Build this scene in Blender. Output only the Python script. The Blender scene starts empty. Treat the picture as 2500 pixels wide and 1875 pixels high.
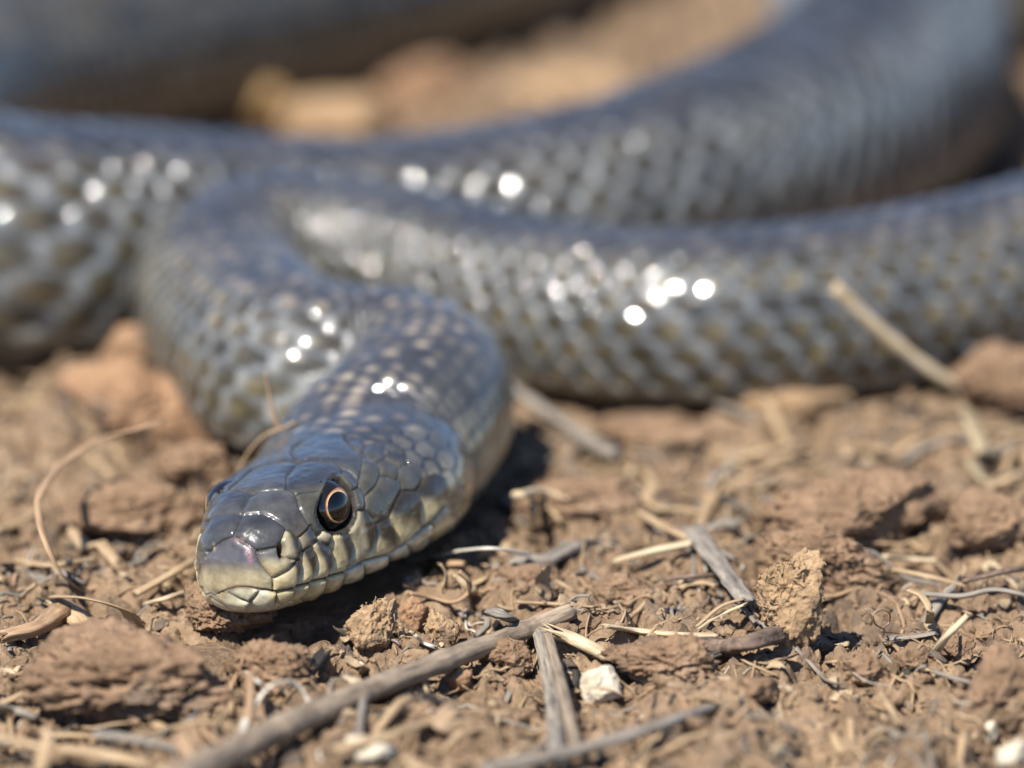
import bpy, bmesh, math, random
import numpy as np
import time
T0 = time.time()
from mathutils import Vector, Matrix

# ------------------------------------------------------------------ camera, sky, sun
# all layout numbers below are centimetres; meshes are written in metres (x 0.01)
CM = 0.01
PITCH = math.radians(16.0)
CAM_H = 13.53
FOCUS = 40.0
sc = bpy.context.scene
col = sc.collection
cam_d = bpy.data.cameras.new('camera')
cam = bpy.data.objects.new('camera', cam_d)
col.objects.link(cam)
cam.location = (0, 0, CAM_H * CM)
cam.rotation_euler = (math.pi / 2 - PITCH, 0, 0)
cam_d.lens = 144.0
cam_d.sensor_width = 36.0
cam_d.clip_start = 0.01
cam_d.clip_end = 400.0
cam_d.dof.use_dof = True
cam_d.dof.focus_distance = (FOCUS + 0.05) * CM
cam_d.dof.aperture_fstop = 12.0
sc.camera = cam

SUN_EL = math.radians(54)
SUN_AZ = math.radians(36)          # to the left of the camera's back
sun_dir = Vector((-math.sin(SUN_AZ) * math.cos(SUN_EL), -math.cos(SUN_AZ) * math.cos(SUN_EL), math.sin(SUN_EL)))
world = bpy.data.worlds.new('World')
sc.world = world
world.use_nodes = True
wn = world.node_tree.nodes
sky = wn.new('ShaderNodeTexSky')
sky.sky_type = 'NISHITA'
sky.sun_disc = False
sky.sun_elevation = SUN_EL
sky.sun_rotation = math.atan2(sun_dir.x, sun_dir.y)
sky.air_density = 0.75
sky.dust_density = 0.0
sky.ozone_density = 4.5
world.node_tree.links.new(sky.outputs[0], wn['Background'].inputs[0])
wn['Background'].inputs[1].default_value = 0.105
sl = bpy.data.lights.new('sun', 'SUN')
sl.energy = 5.0
sl.angle = math.radians(0.53)
sl.color = (1.0, 0.94, 0.85)
so = bpy.data.objects.new('sun', sl)
so.rotation_euler = sun_dir.to_track_quat('Z', 'Y').to_euler()
so.location = (-2, -2, 3)
col.objects.link(so)
sc.view_settings.view_transform = 'Standard'
sc.view_settings.look = 'None'
sc.view_settings.exposure = 0.74
sc.view_settings.gamma = 1.0

# ------------------------------------------------------------------ numeric helpers
Cc = np.array([0, 0, CAM_H])
Fv = np.array([0, math.cos(PITCH), -math.sin(PITCH)])
Uv = np.array([0, math.sin(PITCH), math.cos(PITCH)])
FPX = 10000.0                       # 144 mm on 36 mm at 2500 px


def proj(P):
    d = np.asarray(P, float) - Cc
    z = d @ Fv
    return np.stack([1250 + d[..., 0] / z * FPX, 937.5 - (d @ Uv) / z * FPX], -1)


def unp(px, py, z):
    d = Fv + np.array([1., 0, 0]) * (px - 1250) / FPX + Uv * (937.5 - py) / FPX
    return Cc + d * ((z - CAM_H) / d[2])


def depth(P):
    return float((np.asarray(P) - Cc) @ Fv)


def smooth(a, b, x):
    t = np.clip((x - a) / (b - a), 0, 1)
    return t * t * (3 - 2 * t)


def ihash(*a):
    h = np.zeros(np.broadcast(*a).shape, np.uint64)
    for k, x in enumerate(a):
        x = np.asarray(x).astype(np.int64).astype(np.uint64)
        h = (h ^ (x + np.uint64(0x9E3779B97F4A7C15) + (h << np.uint64(6)) + (h >> np.uint64(2)))) * np.uint64(0xBF58476D1CE4E5B9)
        h ^= h >> np.uint64(29)
    h *= np.uint64(0x94D049BB133111EB)
    h ^= h >> np.uint64(32)
    return (h & np.uint64(0xFFFFFF)).astype(np.float64) / 16777216.0


def noise3(P, seed=0):
    """value-gradient noise, about -1..1"""
    P = np.asarray(P, float)
    I = np.floor(P).astype(np.int64)
    Fr = P - I
    W = Fr * Fr * Fr * (Fr * (Fr * 6 - 15) + 10)
    out = 0
    for dx in (0, 1):
        for dy in (0, 1):
            for dz in (0, 1):
                h = ihash(I[..., 0] + dx, I[..., 1] + dy, I[..., 2] + dz, np.full(I.shape[:-1], seed))
                a = h * 2 * math.pi
                zz = (h * 7919.0) % 1.0 * 2 - 1
                rr = np.sqrt(np.maximum(0, 1 - zz * zz))
                g = rr * np.cos(a) * (Fr[..., 0] - dx) + rr * np.sin(a) * (Fr[..., 1] - dy) + zz * (Fr[..., 2] - dz)
                w = (W[..., 0] if dx else 1 - W[..., 0]) * (W[..., 1] if dy else 1 - W[..., 1]) * (W[..., 2] if dz else 1 - W[..., 2])
                out = out + g * w
    return out * 1.6


def fbm(P, octaves=4, seed=0, gain=0.5):
    a, s, f = 1.0, 0, 1.0
    for k in range(octaves):
        s = s + a * noise3(P * f, seed + k * 17)
        a *= gain
        f *= 2.03
    return s


def worley2(x, y, seed=0):
    ix, iy = np.floor(x).astype(np.int64), np.floor(y).astype(np.int64)
    f1 = np.full(np.shape(x), 9.0)
    f2 = np.full(np.shape(x), 9.0)
    hid = np.zeros(np.shape(x))
    for dx in (-1, 0, 1):
        for dy in (-1, 0, 1):
            h1 = ihash(ix + dx, iy + dy, np.full(np.shape(x), seed))
            h2 = ihash(ix + dx, iy + dy, np.full(np.shape(x), seed + 5))
            d = np.hypot(ix + dx + h1 - x, iy + dy + h2 - y)
            nearer = d < f1
            f2 = np.where(nearer, f1, np.minimum(f2, d))
            hid = np.where(nearer, (h1 * 37.7 + h2) % 1.0, hid)
            f1 = np.where(nearer, d, f1)
    return f1, f2, hid


def make_mesh(name, V, F, mat, parent=None, uv=None, colr=None, smooth_sh=True, origin=None, midx=None):
    """V in cm (world); F list of index arrays (n,3)/(n,4)"""
    V = np.asarray(V, float)
    if not isinstance(F, list):
        F = [F]
    o3 = np.zeros(3) if origin is None else np.asarray(origin, float)
    me = bpy.data.meshes.new(name)
    me.vertices.add(len(V))
    me.vertices.foreach_set('co', ((V - o3) * CM).astype(np.float32).ravel())
    loops = np.concatenate([f.ravel() for f in F]).astype(np.int32)
    cnt = np.concatenate([np.full(len(f), f.shape[1]) for f in F]).astype(np.int32)
    me.loops.add(len(loops))
    me.loops.foreach_set('vertex_index', loops)
    me.polygons.add(len(cnt))
    me.polygons.foreach_set('loop_start', np.concatenate([[0], np.cumsum(cnt)[:-1]]).astype(np.int32))
    me.polygons.foreach_set('loop_total', cnt)
    me.polygons.foreach_set('use_smooth', np.full(len(cnt), smooth_sh))
    if uv is not None:
        l = me.uv_layers.new(name='UVMap')
        l.data.foreach_set('uv', uv[loops].astype(np.float32).ravel())
    if colr is not None:
        at = me.color_attributes.new('col', 'FLOAT_COLOR', 'POINT')
        c4 = np.ones((len(V), 4), np.float32)
        c4[:, :colr.shape[1]] = colr
        at.data.foreach_set('color', c4.ravel())
    me.update(calc_edges=True)
    me.validate()
    me.materials.append(mat)
    o = bpy.data.objects.new(name, me)
    o.location = tuple(o3 * CM)
    col.objects.link(o)
    if parent is not None:
        o.parent = parent
        o.location = tuple((o3 - np.array(parent.location) / CM) * CM)
    return o


def tag(o, label=None, cat=None, group=None, kind=None):
    if label:
        o['label'] = label
    if cat:
        o['category'] = cat
    if group:
        o['group'] = group
    if kind:
        o['kind'] = kind
    return o


# ------------------------------------------------------------------ materials
def new_mat(name):
    m = bpy.data.materials.new(name)
    m.use_nodes = True
    nt = m.node_tree
    b = nt.nodes['Principled BSDF']
    return m, nt, b


def nd(nt, t, **kw):
    n = nt.nodes.new(t)
    for k, v in kw.items():
        if k.startswith('i_'):
            n.inputs[int(k[2:]) if k[2:].isdigit() else k[2:]].default_value = v
        else:
            setattr(n, k, v)
    return n


def ramp(nt, fac, stops):
    r = nt.nodes.new('ShaderNodeValToRGB')
    e = r.color_ramp.elements
    while len(e) < len(stops):
        e.new(0.5)
    for k, (p, c) in enumerate(stops):
        e[k].position = p
        e[k].color = (*c, 1)
    nt.links.new(fac, r.inputs[0])
    return r.outputs[0]


def soil_mat(name, cols, seed=0.0, rough=0.95, bump=1.0, organic=True):
    m, nt, b = new_mat(name)
    L = nt.links.new
    tc = nd(nt, 'ShaderNodeTexCoord')
    geo = nd(nt, 'ShaderNodeNewGeometry')
    oi = nd(nt, 'ShaderNodeObjectInfo')
    mp = nd(nt, 'ShaderNodeVectorMath', operation='ADD')
    L(tc.outputs['Object'], mp.inputs[0])
    mp.inputs[1].default_value = (seed, seed * 0.7, seed * 1.3)
    n1 = nd(nt, 'ShaderNodeTexNoise', i_Scale=90.0, i_Detail=6.0, i_Roughness=0.62)
    n2 = nd(nt, 'ShaderNodeTexNoise', i_Scale=620.0, i_Detail=5.0, i_Roughness=0.7)
    n3 = nd(nt, 'ShaderNodeTexVoronoi', i_Scale=1500.0)
    for n in (n1, n2, n3):
        L(mp.outputs[0], n.inputs['Vector'])
    mx = nd(nt, 'ShaderNodeMath', operation='ADD')
    mu = nd(nt, 'ShaderNodeMath', operation='MULTIPLY')
    mu.inputs[1].default_value = 0.45
    L(n2.outputs[0], mu.inputs[0])
    mu1 = nd(nt, 'ShaderNodeMath', operation='MULTIPLY')
    mu1.inputs[1].default_value = 0.62
    L(n1.outputs[0], mu1.inputs[0])
    L(mu.outputs[0], mx.inputs[0])
    L(mu1.outputs[0], mx.inputs[1])
    c = ramp(nt, mx.outputs[0], [(0.33, cols[0]), (0.45, cols[1]), (0.56, cols[2]), (0.70, cols[3])])
    n4 = nd(nt, 'ShaderNodeTexNoise', i_Scale=140.0, i_Detail=5.0, i_Roughness=0.7)
    mpo = nd(nt, 'ShaderNodeVectorMath', operation='ADD')
    L(mp.outputs[0], mpo.inputs[0])
    mpo.inputs[1].default_value = (0.37, 0.11, 0.23)
    L(mpo.outputs[0], n4.inputs['Vector'])
    r4 = nd(nt, 'ShaderNodeMapRange')
    r4.inputs[1].default_value = 0.54
    r4.inputs[2].default_value = 0.66
    r4.inputs[4].default_value = 0.7 if organic else 0.0
    L(n4.outputs[0], r4.inputs[0])
    mixo = nd(nt, 'ShaderNodeMix', data_type='RGBA')
    L(r4.outputs[0], mixo.inputs[0])
    L(c, mixo.inputs[6])
    mixo.inputs[7].default_value = (0.085, 0.070, 0.060, 1)
    c = mixo.outputs[2]
    # pale mineral grains
    gr = nd(nt, 'ShaderNodeTexVoronoi', i_Scale=900.0)
    L(mp.outputs[0], gr.inputs['Vector'])
    lt = nd(nt, 'ShaderNodeMath', operation='LESS_THAN')
    lt.inputs[1].default_value = 0.10
    L(gr.outputs['Distance'], lt.inputs[0])
    mixg = nd(nt, 'ShaderNodeMix', data_type='RGBA')
    gm = nd(nt, 'ShaderNodeMath', operation='MULTIPLY')
    gm.inputs[1].default_value = 0.5
    L(lt.outputs[0], gm.inputs[0])
    L(gm.outputs[0], mixg.inputs[0])
    L(c, mixg.inputs[6])
    mixg.inputs[7].default_value = (0.40, 0.32, 0.24, 1)
    L(mixg.outputs[2], b.inputs['Base Color'])
    b.inputs['Roughness'].default_value = rough
    b.inputs['Specular IOR Level'].default_value = 0.2
    b1 = nd(nt, 'ShaderNodeBump', i_Strength=0.9 * bump, i_Distance=0.0006)
    b2 = nd(nt, 'ShaderNodeBump', i_Strength=0.7 * bump, i_Distance=0.00025)
    L(n2.outputs[0], b1.inputs['Height'])
    L(n3.outputs['Distance'], b2.inputs['Height'])
    L(b1.outputs[0], b2.inputs['Normal'])
    L(b2.outputs[0], b.inputs['Normal'])
    return m


M = {}
M['soil'] = soil_mat('soil', [(0.055, 0.038, 0.029), (0.147, 0.099, 0.062), (0.238, 0.161, 0.099), (0.345, 0.251, 0.166)], 3.1)
M['clod'] = soil_mat('red_brown_clod', [(0.069, 0.046, 0.033), (0.169, 0.108, 0.066), (0.257, 0.165, 0.101), (0.356, 0.251, 0.167)], 0.0)
M['clod_orange'] = soil_mat('orange_clod', [(0.137, 0.078, 0.046), (0.257, 0.149, 0.084), (0.325, 0.197, 0.113), (0.376, 0.251, 0.157)], 1.7)
M['clod_tan'] = soil_mat('tan_clod', [(0.119, 0.078, 0.044), (0.249, 0.163, 0.091), (0.356, 0.238, 0.135), (0.473, 0.336, 0.204)], 5.3)
M['pebble'] = soil_mat('cream_limestone', [(0.34, 0.25, 0.16), (0.50, 0.42, 0.30), (0.58, 0.51, 0.39), (0.62, 0.57, 0.47)], 9.0, 0.8, 0.5, False)
M['gold'] = soil_mat('golden_clod', [(0.225, 0.137, 0.053), (0.330, 0.209, 0.090), (0.375, 0.245, 0.112), (0.420, 0.295, 0.158)], 7.0, organic=False)


def straw_mat(name, c_dark, c_mid, c_pale, fib=(60.0, 5.0), rough=0.6, blot=0.5, bump=0.5):
    m, nt, b = new_mat(name)
    L = nt.links.new
    uvn = nd(nt, 'ShaderNodeUVMap')
    mp = nd(nt, 'ShaderNodeMapping')
    mp.inputs['Scale'].default_value = (fib[0], fib[1], 1)
    L(uvn.outputs[0], mp.inputs['Vector'])
    n1 = nd(nt, 'ShaderNodeTexNoise', i_Scale=1.0, i_Detail=4.0, i_Roughness=0.6)
    L(mp.outputs[0], n1.inputs['Vector'])
    tc = nd(nt, 'ShaderNodeTexCoord')
    n2 = nd(nt, 'ShaderNodeTexNoise', i_Scale=260.0, i_Detail=5.0, i_Roughness=0.65)
    L(tc.outputs['Object'], n2.inputs['Vector'])
    f1 = ramp(nt, n1.outputs[0], [(0.30, c_dark), (0.48, c_mid), (0.68, c_pale)])
    # dirt blotches
    r2 = nd(nt, 'ShaderNodeMapRange')
    r2.inputs[1].default_value = 0.52
    r2.inputs[2].default_value = 0.68
    r2.inputs[4].default_value = blot
    L(n2.outputs[0], r2.inputs[0])
    mix = nd(nt, 'ShaderNodeMix', data_type='RGBA')
    L(r2.outputs[0], mix.inputs[0])
    L(f1, mix.inputs[6])
    mix.inputs[7].default_value = (*c_dark, 1)
    L(mix.outputs[2], b.inputs['Base Color'])
    b.inputs['Roughness'].default_value = rough
    b.inputs['Specular IOR Level'].default_value = 0.3
    bp = nd(nt, 'ShaderNodeBump', i_Strength=bump, i_Distance=0.0004)
    L(n1.outputs[0], bp.inputs['Height'])
    bp2 = nd(nt, 'ShaderNodeBump', i_Strength=bump, i_Distance=0.0002)
    L(n2.outputs[0], bp2.inputs['Height'])
    L(bp.outputs[0], bp2.inputs['Normal'])
    L(bp2.outputs[0], b.inputs['Normal'])
    return m


M['straw'] = straw_mat('dry_straw', (0.172, 0.109, 0.059), (0.361, 0.252, 0.143), (0.516, 0.395, 0.252))
M['straw_pale'] = straw_mat('pale_straw', (0.286, 0.197, 0.107), (0.504, 0.394, 0.246), (0.638, 0.541, 0.394), blot=0.3)
M['straw_white'] = straw_mat('bleached_straw', (0.36, 0.31, 0.24), (0.60, 0.55, 0.46), (0.74, 0.70, 0.61), blot=0.3)
M['twig'] = straw_mat('grey_brown_twig', (0.085, 0.065, 0.052), (0.245, 0.19, 0.135), (0.36, 0.285, 0.205), (40.0, 6.0), 0.75, 0.55)
M['twig_grey'] = straw_mat('weathered_grey_twig', (0.085, 0.075, 0.066), (0.22, 0.19, 0.155), (0.36, 0.315, 0.26), (40.0, 6.0), 0.75, 0.5)
M['bark'] = straw_mat('dark_bark', (0.05, 0.038, 0.032), (0.15, 0.105, 0.078), (0.27, 0.19, 0.14), (18.0, 18.0), 0.8, 0.6, 0.9)
M['char'] = straw_mat('charred_wood', (0.014, 0.012, 0.011), (0.035, 0.031, 0.028), (0.085, 0.075, 0.066), (30.0, 4.0), 0.7, 0.3, 0.9)
M['stem_brown'] = straw_mat('brown_stem', (0.16, 0.10, 0.06), (0.33, 0.215, 0.125), (0.48, 0.33, 0.20), (30.0, 5.0))
M['husk'] = straw_mat('greenish_husk', (0.170, 0.129, 0.068), (0.323, 0.254, 0.152), (0.459, 0.374, 0.256), (20.0, 4.0))

# ------------------------------------------------------------------ the path of the snake
YAW, PIT, ROLL = math.radians(23.2), math.radians(-2.2), math.radians(7.6)
HO = np.array([-2.678, 37.73, 0.383])
HS = 1.085


def head_rot():
    cy, sy = math.cos(YAW), math.sin(YAW)
    Rz = np.array([[cy, sy, 0], [-sy, cy, 0], [0, 0, 1]])
    Rx = np.array([[1, 0, 0], [0, math.cos(PIT), -math.sin(PIT)], [0, math.sin(PIT), math.cos(PIT)]])
    Ry = np.array([[math.cos(ROLL), 0, -math.sin(ROLL)], [0, 1, 0], [math.sin(ROLL), 0, math.cos(ROLL)]])
    return Rz @ Rx @ Ry


HR = head_rot()


def head_to_world(L):
    return (np.asarray(L, float) * HS) @ HR.T + HO


def catmull(P, n=40):
    P = np.asarray(P, float)
    Q = np.vstack([2 * P[0] - P[1], P, 2 * P[-1] - P[-2]])
    out = []
    for k in range(1, len(Q) - 2):
        p0, p1, p2, p3 = Q[k - 1:k + 3]
        d1 = max(np.linalg.norm(p1 - p0) ** 0.5, 1e-4)
        d2 = max(np.linalg.norm(p2 - p1) ** 0.5, 1e-4)
        d3 = max(np.linalg.norm(p3 - p2) ** 0.5, 1e-4)
        m1 = (p1 - p0) / d1 - (p2 - p0) / (d1 + d2) + (p2 - p1) / d2
        m2 = (p2 - p1) / d2 - (p3 - p1) / (d2 + d3) + (p3 - p2) / d3
        m1, m2 = m1 * d2, m2 * d2
        t = np.linspace(0, 1, n, endpoint=False)[:, None]
        out.append((2 * t ** 3 - 3 * t ** 2 + 1) * p1 + (t ** 3 - 2 * t ** 2 + t) * m1 + (-2 * t ** 3 + 3 * t ** 2) * p2 + (t ** 3 - t ** 2) * m2)
    out.append(P[-1:])
    return np.vstack(out)


def resample(P, step):
    d = np.concatenate([[0], np.cumsum(np.linalg.norm(np.diff(P, axis=0), axis=1))])
    n = max(int(round(d[-1] / step)), 2)
    t = np.linspace(0, d[-1], n + 1)
    return np.stack([np.interp(t, d, P[:, k]) for k in range(P.shape[1])], 1), t


# control points: plan x, plan y, lift of the belly above the ground, half width
ctrl = []
for yy in (0.0, 0.7, 1.4, 2.1, 2.7):
    w = head_to_world((0, yy, 0))
    ctrl.append((w[0], w[1], w[2], 0.8))
for px, py, zc, lift, rad in [
        (905, 1106, 1.00, 0.14, 0.96), (994, 1040, 0.96, 0.06, 0.94), (1028, 980, 0.96, 0.04, 0.94),
        (1005, 926, 1.00, 0.06, 0.95), (905, 910, 1.02, 0.03, 0.99), (795, 912, 1.02, 0.0, 1.02),
        (695, 884, 1.02, 0.0, 1.03), (610, 812, 1.06, 0.04, 1.02), (552, 735, 1.14, 0.14, 1.0),
        (556, 668, 1.26, 0.28, 0.98), (605, 628, 1.32, 0.36, 0.97), (705, 612, 1.33, 0.37, 0.97), (850, 626, 1.26, 0.30, 0.97),
        (1000, 660, 1.15, 0.18, 0.98), (1300, 735, 1.00, 0.0, 1.0), (1700, 768, 1.0, -0.03, 1.02),
        (2100, 737, 1.02, -0.03, 1.05), (2500, 660, 1.08, -0.03, 1.1)]:
    p = unp(px, py, zc)
    ctrl.append((p[0], p[1], lift, rad))
ctrl += [(8.3, 50.6, -0.03, 1.15), (9.7, 54.2, -0.03, 1.2), (10.6, 59.0, -0.03, 1.25), (10.6, 65.0, -0.03, 1.3), (8.2, 68.6, -0.03, 1.33), (6.2, 67.0, -0.03, 1.34),
         (5.8, 63.4, -0.03, 1.6), (5.5, 58.8, -0.03, 1.64), (4.15, 54.7, -0.03, 1.52), (2.0, 51.7, -0.03, 1.38),
         (0.2, 50.5, -0.03, 1.26), (-1.5, 50.0, -0.03, 1.19), (-2.9, 49.95, -0.03, 1.2), (-4.6, 49.4, -0.03, 1.34), (-6.2, 49.0, -0.03, 1.43),
         (-7.7, 50.2, -0.03, 1.46), (-8.6, 53.2, -0.03, 1.48), (-8.5, 56.4, -0.03, 1.48), (-7.4, 59.2, -0.03, 1.46), (-5.3, 61.8, -0.03, 1.43),
         (-2.6, 65.4, -0.03, 1.40), (0.4, 71.5, -0.03, 1.25), (4.0, 79.0, -0.03, 1.05), (10.0, 82.0, -0.03, 0.8), (17.0, 82.5, -0.03, 0.5), (23.0, 80.0, -0.03, 0.22), (26.0, 78.0, -0.03, 0.05)]
path_fine = catmull(ctrl, 40)
path_c, path_t = resample(path_fine, 0.02)
# soften kinks behind the head
ker = np.hanning(41)
ker /= ker.sum()
pad = np.pad(path_c, ((20, 20), (0, 0)), mode='edge')
sm = np.stack([np.convolve(pad[:, k], ker, mode='valid') for k in range(4)], 1)
wgt = smooth(2.6, 3.4, path_t)[:, None] * smooth(0, 2, path_t[-1] - path_t)[:, None]
path_c = path_c * (1 - wgt) + sm * wgt
PX = path_c[::25]


def path_dist(x, y):
    """distance to the snake's line, its half width and lift there"""
    shp = np.shape(x)
    x = np.ravel(x)
    y = np.ravel(y)
    best = np.full(len(x), 99.0)
    rad = np.ones(len(x))
    lift = np.zeros(len(x))
    m = (x > -14) & (x < 28) & (y > 35) & (y < 85)
    idx = np.nonzero(m)[0]
    for c0 in range(0, len(idx), 20000):
        ii = idx[c0:c0 + 20000]
        d = (x[ii, None] - PX[None, :, 0]) ** 2 + (y[ii, None] - PX[None, :, 1]) ** 2
        k = d.argmin(1)
        best[ii] = np.sqrt(d[np.arange(len(ii)), k])
        rad[ii] = PX[k, 3]
        lift[ii] = PX[k, 2]
    return best.reshape(shp), rad.reshape(shp), lift.reshape(shp)


print('time %.1f' % (time.time() - T0))
# ------------------------------------------------------------------ ground
def ground_raw(x, y, fine=True):
    P = np.stack([x, y, np.zeros_like(x)], -1)
    h = 0.16 * noise3(P * 0.31, 1) + 0.13 * noise3(P * 0.75, 2)
    wx = x + 0.25 * noise3(P * 1.3, 31)
    wy = y + 0.25 * noise3(P * 1.3, 32)
    for fq, amp, sd in ((0.85, 0.24, 3), (1.9, 0.16, 4), (4.3, 0.085, 5), (9.0, 0.04, 6)):
        f1, f2, hid = worley2(wx * fq, wy * fq * 1.15, sd)
        h = h + amp * (np.sqrt(np.clip(1 - (f1 / 0.8) ** 2, 0, 1)) - 0.55) * (0.35 + 0.9 * hid)
        h = h - amp * 0.55 * (1 - smooth(0.0, 0.22, f2 - f1))
    if fine:
        h = h + 0.045 * fbm(P * 3.1, 4, 8, 0.6)
        h = h - 0.26 * smooth(0.15, 0.6, noise3(P * 1.25, 44)) - 0.12 * smooth(0.2, 0.7, noise3(P * 3.1, 45))
    return h


def ground_h(x, y, fine=True):
    x = np.asarray(x, float)
    y = np.asarray(y, float)
    h = ground_raw(x, y, fine)
    far = np.maximum(np.abs(x), np.abs(y - 45))
    h = h * (1 - 0.6 * smooth(30, 300, far))
    d, r, lift = path_dist(x, y)
    w = smooth(0.55, 1.25, d / r)
    lim = -0.07 + np.minimum(lift, 0.2) * 0.3
    return np.minimum(h, lim + 0.02 * h) * (1 - w) + h * w


def axis_coords(lo, hi, step, out, g):
    a = list(np.arange(lo, hi + 1e-6, step))
    s = step
    while a[-1] < out:
        s *= g
        a.append(a[-1] + s)
    s = step
    b = []
    c = lo
    while c > -out:
        s *= g
        c -= s
        b.append(c)
    return np.array(b[::-1] + a)


gx = axis_coords(-5.6, 5.6, 0.035, 15000.0, 1.13)
gy = axis_coords(34.0, 46.0, 0.04, 15000.0, 1.09)
GX, GY = np.meshgrid(gx, gy)
GZ = ground_h(GX, GY)
V = np.stack([GX.ravel(), GY.ravel(), GZ.ravel()], 1)
nx, ny = len(gx), len(gy)
idg = np.arange(nx * ny).reshape(ny, nx)
Fg = np.stack([idg[:-1, :-1], idg[:-1, 1:], idg[1:, 1:], idg[1:, :-1]], -1).reshape(-1, 4)
ground = tag(make_mesh('ground', V, Fg, M['soil']), kind='structure')


def ground_tab(x, y):
    ix = np.clip(np.searchsorted(gx, x) - 1, 0, nx - 2)
    iy = np.clip(np.searchsorted(gy, y) - 1, 0, ny - 2)
    tx = (x - gx[ix]) / (gx[ix + 1] - gx[ix])
    ty = (y - gy[iy]) / (gy[iy + 1] - gy[iy])
    return (GZ[iy, ix] * (1 - tx) + GZ[iy, ix + 1] * tx) * (1 - ty) + (GZ[iy + 1, ix] * (1 - tx) + GZ[iy + 1, ix + 1] * tx) * ty


def gp(px, py, off=0.0):
    """the point of the ground (plus off) seen at a pixel of the photograph"""
    z = off
    for k in range(14):
        P = unp(px, py, z)
        z = 0.5 * z + 0.5 * (float(ground_tab(P[:1], P[1:2])[0]) + off)
    return unp(px, py, z)


print('time %.1f' % (time.time() - T0))
# ------------------------------------------------------------------ the snake
M['snake'], nt, b = new_mat('snake_skin')
L = nt.links.new
at = nd(nt, 'ShaderNodeAttribute', attribute_name='col')
tc = nd(nt, 'ShaderNodeTexCoord')
n1 = nd(nt, 'ShaderNodeTexNoise', i_Scale=700.0, i_Detail=5.0, i_Roughness=0.65)
n2 = nd(nt, 'ShaderNodeTexNoise', i_Scale=2600.0, i_Detail=3.0)
L(tc.outputs['Object'], n1.inputs['Vector'])
L(tc.outputs['Object'], n2.inputs['Vector'])
mr = nd(nt, 'ShaderNodeMapRange')
mr.inputs[1].default_value = 0.3
mr.inputs[2].default_value = 0.7
mr.inputs[3].default_value = 0.72
mr.inputs[4].default_value = 1.28
L(n1.outputs[0], mr.inputs[0])
mm = nd(nt, 'ShaderNodeMix', data_type='RGBA', blend_type='MULTIPLY')
mm.inputs[0].default_value = 1.0
L(at.outputs['Color'], mm.inputs[6])
L(mr.outputs[0], mm.inputs[7])
spk = nd(nt, 'ShaderNodeTexVoronoi', i_Scale=520.0)
L(tc.outputs['Object'], spk.inputs['Vector'])
slt = nd(nt, 'ShaderNodeMath', operation='LESS_THAN')
slt.inputs[1].default_value = 0.075
L(spk.outputs['Distance'], slt.inputs[0])
smx = nd(nt, 'ShaderNodeMix', data_type='RGBA')
smu = nd(nt, 'ShaderNodeMath', operation='MULTIPLY')
smu.inputs[1].default_value = 0.55
L(slt.outputs[0], smu.inputs[0])
L(smu.outputs[0], smx.inputs[0])
L(mm.outputs[2], smx.inputs[6])
smx.inputs[7].default_value = (0.30, 0.24, 0.18, 1)
L(smx.outputs[2], b.inputs['Base Color'])
rr = nd(nt, 'ShaderNodeMapRange')
rr.inputs[1].default_value = 0.35
rr.inputs[2].default_value = 0.7
rr.inputs[3].default_value = 0.26
rr.inputs[4].default_value = 0.40
L(n1.outputs[0], rr.inputs[0])
ra = nd(nt, 'ShaderNodeMath', operation='MULTIPLY_ADD')
ra.inputs[1].default_value = 0.6
L(at.outputs['Alpha'], ra.inputs[0])
L(rr.outputs[0], ra.inputs[2])
L(ra.outputs[0], b.inputs['Roughness'])
cw = nd(nt, 'ShaderNodeMath', operation='MULTIPLY_ADD')
cw.inputs[1].default_value = -1.0
cw.inputs[2].default_value = 0.85
cw.use_clamp = True
L(at.outputs['Alpha'], cw.inputs[0])
L(cw.outputs[0], b.inputs['Coat Weight'])
b.inputs['Specular IOR Level'].default_value = 0.28
b.inputs['Coat Weight'].default_value = 0.55
b.inputs['Coat Roughness'].default_value = 0.06
bp = nd(nt, 'ShaderNodeBump', i_Strength=0.10, i_Distance=0.0001)
L(n2.outputs[0], bp.inputs['Height'])
bp1 = nd(nt, 'ShaderNodeBump', i_Strength=0.12, i_Distance=0.0003)
L(n1.outputs[0], bp1.inputs['Height'])
L(bp1.outputs[0], bp.inputs['Normal'])
L(bp.outputs[0], b.inputs['Normal'])


def A_(*p):
    return np.array([(460 + 0.19892 * x, 1160 + 0.19892 * y) for x, y in p])


def B_(*p):
    return np.array([(460 + 0.19892 * x, 1020 + 0.19892 * y) for x, y in p])


def C_(*p):
    return np.array([(740 + 0.28935 * x, 1020 + 0.28935 * y) for x, y in p])


DK = (0.036, 0.037, 0.040)      # crown slate
DK2 = (0.058, 0.057, 0.056)
OL = (0.070, 0.065, 0.048)      # olive grey cheek
CR = (0.46, 0.375, 0.21)        # cream lips
CR2 = (0.50, 0.46, 0.32)
BR = (0.034, 0.027, 0.018)      # dark brown seam
TN = (0.32, 0.275, 0.18)
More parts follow.
